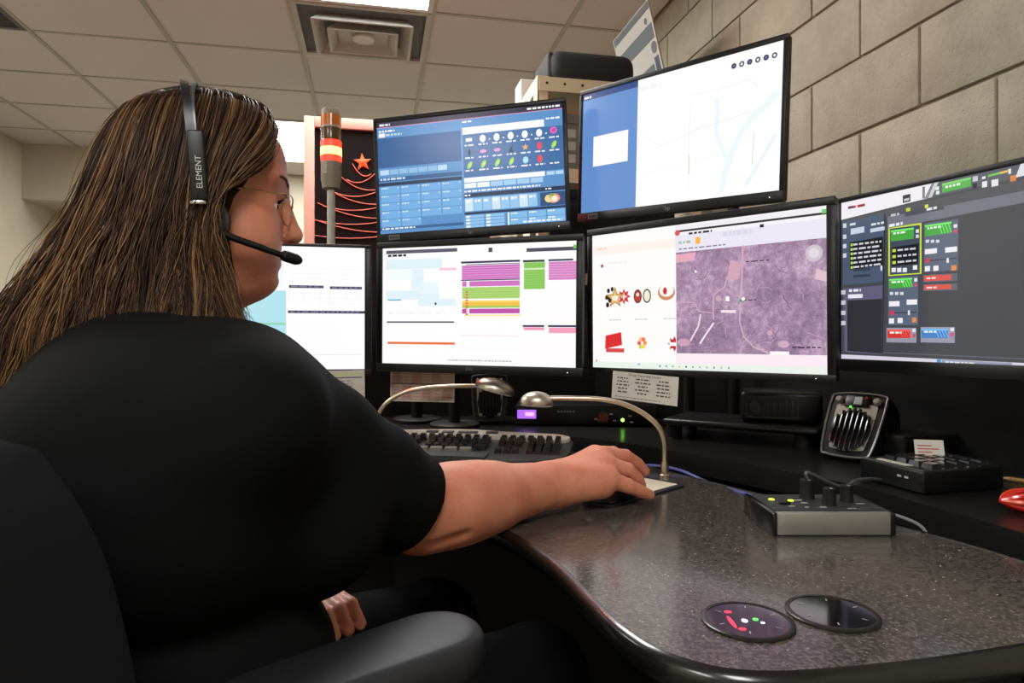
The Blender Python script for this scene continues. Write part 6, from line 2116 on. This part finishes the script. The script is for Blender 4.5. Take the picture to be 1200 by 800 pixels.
# flyaways at the crown
NF = 70
fl = pts[rng.choice(np.where(s > 12)[0], NF)].copy()
fl += (rng.normal(0, 1, (NF, 1, 3)) * A((0.010, 0.006, 0.003)) + A((0.0, 0, 0.006))) * np.sin(np.linspace(0.15, 2.4, GN))[None, :, None]
pts = np.concatenate([pts, fl])
NT = len(pts)
wid = np.concatenate([rng.uniform(0.0004, 0.0009, NS), np.full(NF, 0.00028)])
taper = np.interp(tt, [0, 0.1, 0.7, 1], [0.7, 1, 1, 0.25])
W3 = hw(pts.reshape(-1, 3)).reshape(NT, GN, 3) - org
tg = np.gradient(W3, axis=1); tg /= np.linalg.norm(tg, axis=-1, keepdims=True) + 1e-12
ref = A((0.3, 0.2, 0.93)); ref = ref / np.linalg.norm(ref)
b1 = np.cross(tg, np.broadcast_to(A((0.9, 0.1, 0.42)), tg.shape)); b1 /= np.linalg.norm(b1, axis=-1, keepdims=True) + 1e-12
b2 = np.cross(tg, b1)
rad = (wid[:, None] * taper[None])[..., None]
ringv = np.stack([W3 + rad * (b1 * math.cos(a) + b2 * math.sin(a)) for a in (0, 2.094, 4.189)], 2)     # NT, GN, 3, 3
vv = ringv.reshape(-1, 3)
base = (np.arange(NT)[:, None, None] * GN + np.arange(GN - 1)[None, :, None]) * 3
k3 = np.arange(3)[None, None, :]
k4 = (np.arange(3) + 1)[None, None, :] % 3
qd = np.stack([base + k3, base + k4, base + 3 + k4, base + 3 + k3], -1).reshape(-1, 4)
mixv = np.clip(rng.normal(0.35, 0.28, nc)[np.concatenate([cidx, rng.integers(0, nc, NF)])] + rng.normal(0, 0.14, NT), 0, 1)
dk, md_, lt = A(lin((38, 24, 16))), A(lin((84, 57, 37))), A(lin((152, 114, 72)))
ccv = np.where(mixv[:, None] < 0.6, dk + (md_ - dk) * (mixv[:, None] / 0.6), md_ + (lt - md_) * ((mixv[:, None] - 0.6) / 0.4))
# hair grows lighter towards the tips
tipl = (0.8 + 0.75 * tt)[None, :, None]
colv = np.repeat((np.clip(ccv[:, None, :] * tipl, 0, 1))[:, :, None, :], 3, 2).reshape(-1, 4)
colv[:, 3] = 1
HAIRM = attr_mat('hair_strand', None, rough=0.5, spec=0.25)
st_ = add_obj('hair_strands', np_mesh('hair_strands', [(vv, qd)], colv), HAIRM, hair)
st_['kind'] = 'stuff'

# ------------------------------------------------------------------ headset
hs = thing('headset', 'black over-ear headset with a microphone boom worn by the woman', 'headset', hv(*hpix(231, 235, 0.1)))
HB = mat('headset_black', (15, 15, 16), 0.4)
arc = []
for k in range(25):
    a_ = math.pi * k / 24
    x = -0.006 - 0.012 * math.sin(a_)
    arc.append((x, -0.099 * math.cos(a_), 0.045 + 0.092 * math.sin(a_) ** 0.8))
def ribbon(pts_, wd, th, M):
    m = MB(); vs, fs = [], []
    for i, p in enumerate(pts_):
        p = Vector(p); t_ = (Vector(pts_[min(i + 1, len(pts_) - 1)]) - Vector(pts_[max(i - 1, 0)])).normalized()
        sx_ = Vector((1, 0, 0)); n_ = sx_.cross(t_).normalized()
        for a_, b_ in ((-1, -1), (1, -1), (1, 1), (-1, 1)):
            vs.append(p + sx_ * wd / 2 * a_ + n_ * th / 2 * b_)
    for i in range(len(pts_) - 1):
        for k in range(4):
            j = (k + 1) % 4
            fs.append((i * 4 + k, i * 4 + j, i * 4 + 4 + j, i * 4 + 4 + k))
    fs.append((3, 2, 1, 0)); e_ = (len(pts_) - 1) * 4; fs.append((e_, e_ + 1, e_ + 2, e_ + 3))
    return m.add(vs, fs, M)
def hobj(name, mb, m, parent=None, smooth=40):
    return obj(name, mb, m, parent or hs, world=True, smooth=smooth)
hobj('head_band', ribbon([(x - 0.004, y, z) for x, y, z in arc], 0.009, 0.004, HM), HB)
hobj('head_band', ribbon([(x + 0.010 * (1 - (y / 0.099) ** 2), y, z) for x, y, z in arc], 0.004, 0.003, HM), mat('band_grey', (84, 84, 86), 0.35, metal=0.5))
top_b, bot_b = Vector(hpix(229, 153, 0.108)), Vector(hpix(234.5, 236, 0.106))
for sgn in (1, -1):
    tb, bb = Vector((top_b.x, top_b.y * sgn, top_b.z)), Vector((bot_b.x, bot_b.y * sgn, bot_b.z))
    Zs = (tb - bb).normalized(); Ys = Vector((0, 1, 0)); Xs = Ys.cross(Zs).normalized()
    MBx = HM @ Matrix(((Xs.x, Ys.x, Zs.x, bb.x), (Xs.y, Ys.y, Zs.y, bb.y), (Xs.z, Ys.z, Zs.z, bb.z), (0, 0, 0, 1)))
    Ls = (tb - bb).length
    sb_ = hobj('slider_arm', MB().rbox((-0.0088, -0.006, 0), (0.0088, 0.006, Ls), 0.003, 3, MBx), HB)
    if sgn == 1:
        # lettering runs up the arm, read from the right side
        MTx = MBx @ Matrix.Translation((0.001, -0.0064, Ls * 0.40)) @ Matrix(((0, -1, 0, 0), (0, 0, -1, 0), (1, 0, 0, 0), (0, 0, 0, 1)))
        hobj('lettering', text_mb('ELEMENT', 0.0085, MTx), mat('letter_white', (190, 190, 190), 0.5), sb_, smooth=0)
        hobj('arm_clip', MB().rbox((-0.010, -0.0065, -0.004), (0.006, 0.0065, 0.0), 0.001, 2, MBx), CHROME)
    ce = Vector(hpix(240, 257, 0.088)); ce.y *= sgn
    MC = HM @ Matrix.Translation(ce) @ Matrix.Rotation(math.pi / 2 * sgn, 4, 'X')
    hobj('ear_cup', MB().lathe([(0.022, -0.012), (0.026, -0.006), (0.026, 0.004), (0.022, 0.009), (0.010, 0.011)], 28, MC), HB)
    hobj('ear_cushion', MB().lathe([(0.021, -0.018), (0.026, -0.015), (0.027, -0.009), (0.022, -0.006)], 28, MC), BLACKM)
bp_ = [Vector(hpix(248, 266, 0.094)), Vector(hpix(272, 278, 0.090)), Vector(hpix(300, 288, 0.080)), Vector(hpix(326, 297, 0.068)), Vector(hpix(338, 301, 0.062))]
hobj('boom', MB().tube(catmull([tuple(p) for p in bp_], 6), 0.0040, 10, HM), HB)
hobj('microphone_foam', MB().tube(catmull([hpix(330, 298.3, 0.066), hpix(336, 300.5, 0.063), hpix(347, 304, 0.058), hpix(353, 306, 0.055)], 5), [0.0045, 0.0052, 0.006, 0.0065, 0.0068, 0.007, 0.007, 0.007, 0.007, 0.007, 0.0068, 0.006, 0.0055, 0.0048, 0.004, 0.003][:16], 12, HM), BLACKM)

# ------------------------------------------------------------------ eyeglasses
gl = thing('eyeglasses', 'thin gold-rimmed eyeglasses worn by the woman', 'glasses', hv(0.09, -0.03, -0.02))
GOLD = mat('gold_wire', (196, 164, 108), 0.25, metal=1.0)
LENS = mat('lens_glass', (255, 255, 255), 0.02, trans=1.0)
LENS.node_tree.nodes['Principled BSDF'].inputs['IOR'].default_value = 1.02
def gobj(name, mb, m):
    return obj(name, mb, m, gl, world=True, smooth=40)
def lens_pts(s, n=28, k=1.0):
    out = []
    for i in range(n):
        a_ = 2 * math.pi * i / n
        cx, sy = math.cos(a_), math.sin(a_)
        ex = abs(cx) ** 0.75 * math.copysign(1, cx); ez = abs(sy) ** 0.75 * math.copysign(1, sy)
        y = 0.0345 + 0.0265 * ex * k; z = -0.012 + 0.0185 * ez * k
        x = 0.1010 - 0.0045 * (y / 0.06) ** 2 * 3 + (z + 0.012) * 0.16
        out.append((x, s * y, z))
    return out
for s_ in (-1, 1):
    lp_ = lens_pts(s_)
    gobj('rim', MB().tube(lp_ + lp_[:2], 0.0010, 6, HM, None, False), GOLD)
    l2 = lens_pts(s_, 28, 0.97)
    m = MB(); m.add(l2 + [(x + 0.0012, y, z) for x, y, z in l2], [list(range(28)), list(range(55, 27, -1))] + [(i, (i + 1) % 28, 28 + (i + 1) % 28, 28 + i) for i in range(28)], HM)
    gobj('lens', m, LENS)
    gobj('temple', MB().tube(catmull([(0.0925, s_ * 0.0615, -0.001), (0.088, s_ * 0.068, 0.002), (0.070, s_ * 0.074, 0.002), (0.030, s_ * 0.0795, 0.003), (-0.008, s_ * 0.083, 0.003), (-0.022, s_ * 0.083, -0.012)], 5), 0.0011, 6, HM), GOLD)
    gobj('nose_pad', MB().ball((0.0985, s_ * 0.0095, -0.014), (0.0022, 0.001, 0.003), HM, 10, 6), mat('pad_clear', (150, 118, 98), 0.5))
gobj('bridge', MB().tube(catmull([(0.1006, -0.0085, -0.004), (0.1035, -0.004, -0.001), (0.1035, 0.004, -0.001), (0.1006, 0.0085, -0.004)], 5), 0.0010, 6, HM), GOLD)

# ------------------------------------------------------------------ mouse under the hand
mc = hd(0.120, -0.020, 0.0)
mo_ = thing('computer_mouse', 'black computer mouse under the woman\'s right hand', 'mouse', (float(mc[0]), float(mc[1]), DZ + 0.0048), math.pi / 2 - HAZ2)
b = MB(); vs, fs = [], []
for j in range(9):
    ph_ = math.pi / 2 * j / 8
    for i in range(28):
        a_ = 2 * math.pi * i / 28
        vs.append((0.058 * math.cos(a_) * math.cos(ph_) ** 0.6, 0.031 * math.sin(a_) * math.cos(ph_) ** 0.6, 0.0005 + 0.036 * math.sin(ph_) * (1 - 0.12 * math.cos(a_) * math.cos(ph_))))
for j in range(8):
    for i in range(28):
        fs.append((j * 28 + i, j * 28 + (i + 1) % 28, (j + 1) * 28 + (i + 1) % 28, (j + 1) * 28 + i))
fs.append(list(range(27, -1, -1)))
b.add(vs, fs); obj('shell', b, BLACK, mo_, smooth=60)
b = MB(); b.lathe([(0.008, -0.0025), (0.009, 0), (0.008, 0.0025)], 16, Matrix.Translation((0.034, 0, 0.026)) @ Matrix.Rotation(math.pi / 2, 4, 'X')); obj('scroll_wheel', b, DGREY, mo_)

# ------------------------------------------------------------------ office chair
CAZ = math.radians(28)
CF, CR = Vector((math.sin(CAZ), math.cos(CAZ), 0)), Vector((math.cos(CAZ), -math.sin(CAZ), 0))
cpos = Vector((-0.375, 0.735, 0))
ch = thing('office_chair', 'black padded office chair with armrests under the seated woman', 'chair', cpos, -CAZ)
FAB = mat('chair_fabric', (11, 11, 13), 0.9, spec=0.15, bump=0.4, bscale=900)
PAD = mat('armrest_pad', (26, 27, 30), 0.5, spec=0.4)
b = MB(); b.rbox((-0.25, -0.24, 0.395), (0.25, 0.26, 0.475), 0.035, 4); obj('seat', b, FAB, ch)
b = MB(); vs, fs = [], []
nx, nz = 30, 32
for layer in (0, 1):
    for j in range(nz + 1):
        v_ = j / nz
        for i in range(nx + 1):
            u_ = i / nx * 2 - 1
            hwid = 0.250 * (1 - 0.06 * (v_ - 0.5) ** 2 * 4) * (1 if v_ < 0.82 else math.sqrt(max(0.0, 1 - ((v_ - 0.82) / 0.18) ** 2 * 0.30)))
            x = u_ * hwid
            z = 0.50 + 0.475 * v_ - 0.02 * u_ * u_ * v_
            y = -0.245 - 0.03 * math.sin(v_ * math.pi) * -1 - 0.02 * v_ + 0.03 * u_ * u_
            vs.append((x, y - (0.055 * math.sqrt(max(0, 1 - max(abs(u_), abs(v_ * 2 - 1)) ** 6)) if layer else 0), z))
n1 = (nx + 1) * (nz + 1)
for j in range(nz):
    for i in range(nx):
        a0_ = j * (nx + 1) + i
        fs.append((a0_, a0_ + nx + 1, a0_ + nx + 2, a0_ + 1)); fs.append((n1 + a0_, n1 + a0_ + 1, n1 + a0_ + nx + 2, n1 + a0_ + nx + 1))
b.add(vs, fs); obj('backrest', b, FAB, ch, smooth=60)
b = MB(); b.rbox((-0.03, -0.34, 0.38), (0.03, -0.30, 0.72), 0.01, 3); obj('back_upright', b, BLACKM, ch)
b = MB(); b.rbox((-0.04, -0.34, 0.36), (0.04, 0.05, 0.39), 0.008, 2); obj('tilt_bracket', b, BLACKM, ch)
b = MB(); b.lathe([(0.03, 0.10), (0.03, 0.25), (0.018, 0.25), (0.018, 0.38)], 20); obj('gas_lift', b, BLACKM, ch)
for k in range(5):
    a_ = 2 * math.pi * k / 5 + 0.3
    ex_, ey_ = 0.28 * math.cos(a_), 0.28 * math.sin(a_)
    b = MB(); b.tube([(0, 0, 0.12), (ex_, ey_, 0.075)], [0.028, 0.016], 10); obj('base_spoke', b, BLACKM, ch)
    b = MB(); b.lathe([(0.025, -0.02), (0.028, -0.012), (0.028, 0.012), (0.025, 0.02)], 18, Matrix.Translation((ex_, ey_, 0.028)) @ Matrix.Rotation(a_, 4, 'Z') @ Matrix.Rotation(math.pi / 2, 4, 'X')); obj('caster', b, BLACKM, ch)
# armrest pads: the right one was measured in the photograph
AZr = 0.745
tip, rear = PZ(556, 722, AZr), PZ(310, 808, AZr)
def armrest(tip, rear, post):
    d_ = (tip - rear).normalized(); s_ = Vector((d_.y, -d_.x, 0))
    L = (tip - rear).length
    M = Matrix(((d_.x, s_.x, 0, rear.x), (d_.y, s_.y, 0, rear.y), (0, 0, 1, AZr), (0, 0, 0, 1)))
    Mi = np.array(M.inverted())
    def slab(hw0, hw1, hz, zc, rr):
        def fn(p):
            q = p @ Mi[:3, :3].T + Mi[:3, 3]
            x = np.clip(q[:, 0], 0, L - hw1)
            wdt = hw0 + (hw1 - hw0) * np.clip(q[:, 0] / L, 0, 1)
            d2 = np.hypot(q[:, 0] - x, q[:, 1]) - wdt
            crown = 0.004 * np.clip(1 - (q[:, 1] / 0.06) ** 2, 0, 1)
            w0, w1 = d2 + rr, np.abs(q[:, 2] - zc) - hz - crown + rr
            return np.minimum(np.maximum(w0, w1), 0) + np.hypot(np.maximum(w0, 0), np.maximum(w1, 0)) - rr
        lo = np.minimum(A(tip), A(rear)) - A((0.09, 0.09, 0.08)); hi = np.maximum(A(tip), A(rear)) + A((0.09, 0.09, 0.03))
        v, q = surface(fn, lo, hi, 0.0035)
        inv = np.array(frame_of(ch).inverted())
        return v @ inv[:3, :3].T + inv[:3, 3], q
    add_obj('armrest', np_mesh('armrest', [slab(0.044, 0.055, 0.017, -0.017, 0.015)]), PAD, ch)
    add_obj('armrest_base', np_mesh('armrest_base', [slab(0.036, 0.044, 0.007, -0.040, 0.005)]), BLACKM, ch)
    q_ = M @ Vector((L * 0.35, 0.0, -0.05))
    m = MB(); m.tube([q_, Vector((q_.x, q_.y, 0.52)), post + Vector((0, 0, 0.02)), post], 0.022, 12)
    obj('armrest_post', m, BLACKM, ch, world=True)
armrest(tip, rear, cpos + CR * 0.22 + Vector((0, 0, 0.37)) + CF * 0.02)
lt_ = cpos - CR * 0.31 + CF * 0.20; lr_ = cpos - CR * 0.30 - CF * 0.07
armrest(Vector((lt_.x, lt_.y, AZr)), Vector((lr_.x, lr_.y, AZr)), cpos - CR * 0.22 + Vector((0, 0, 0.37)) + CF * 0.02)
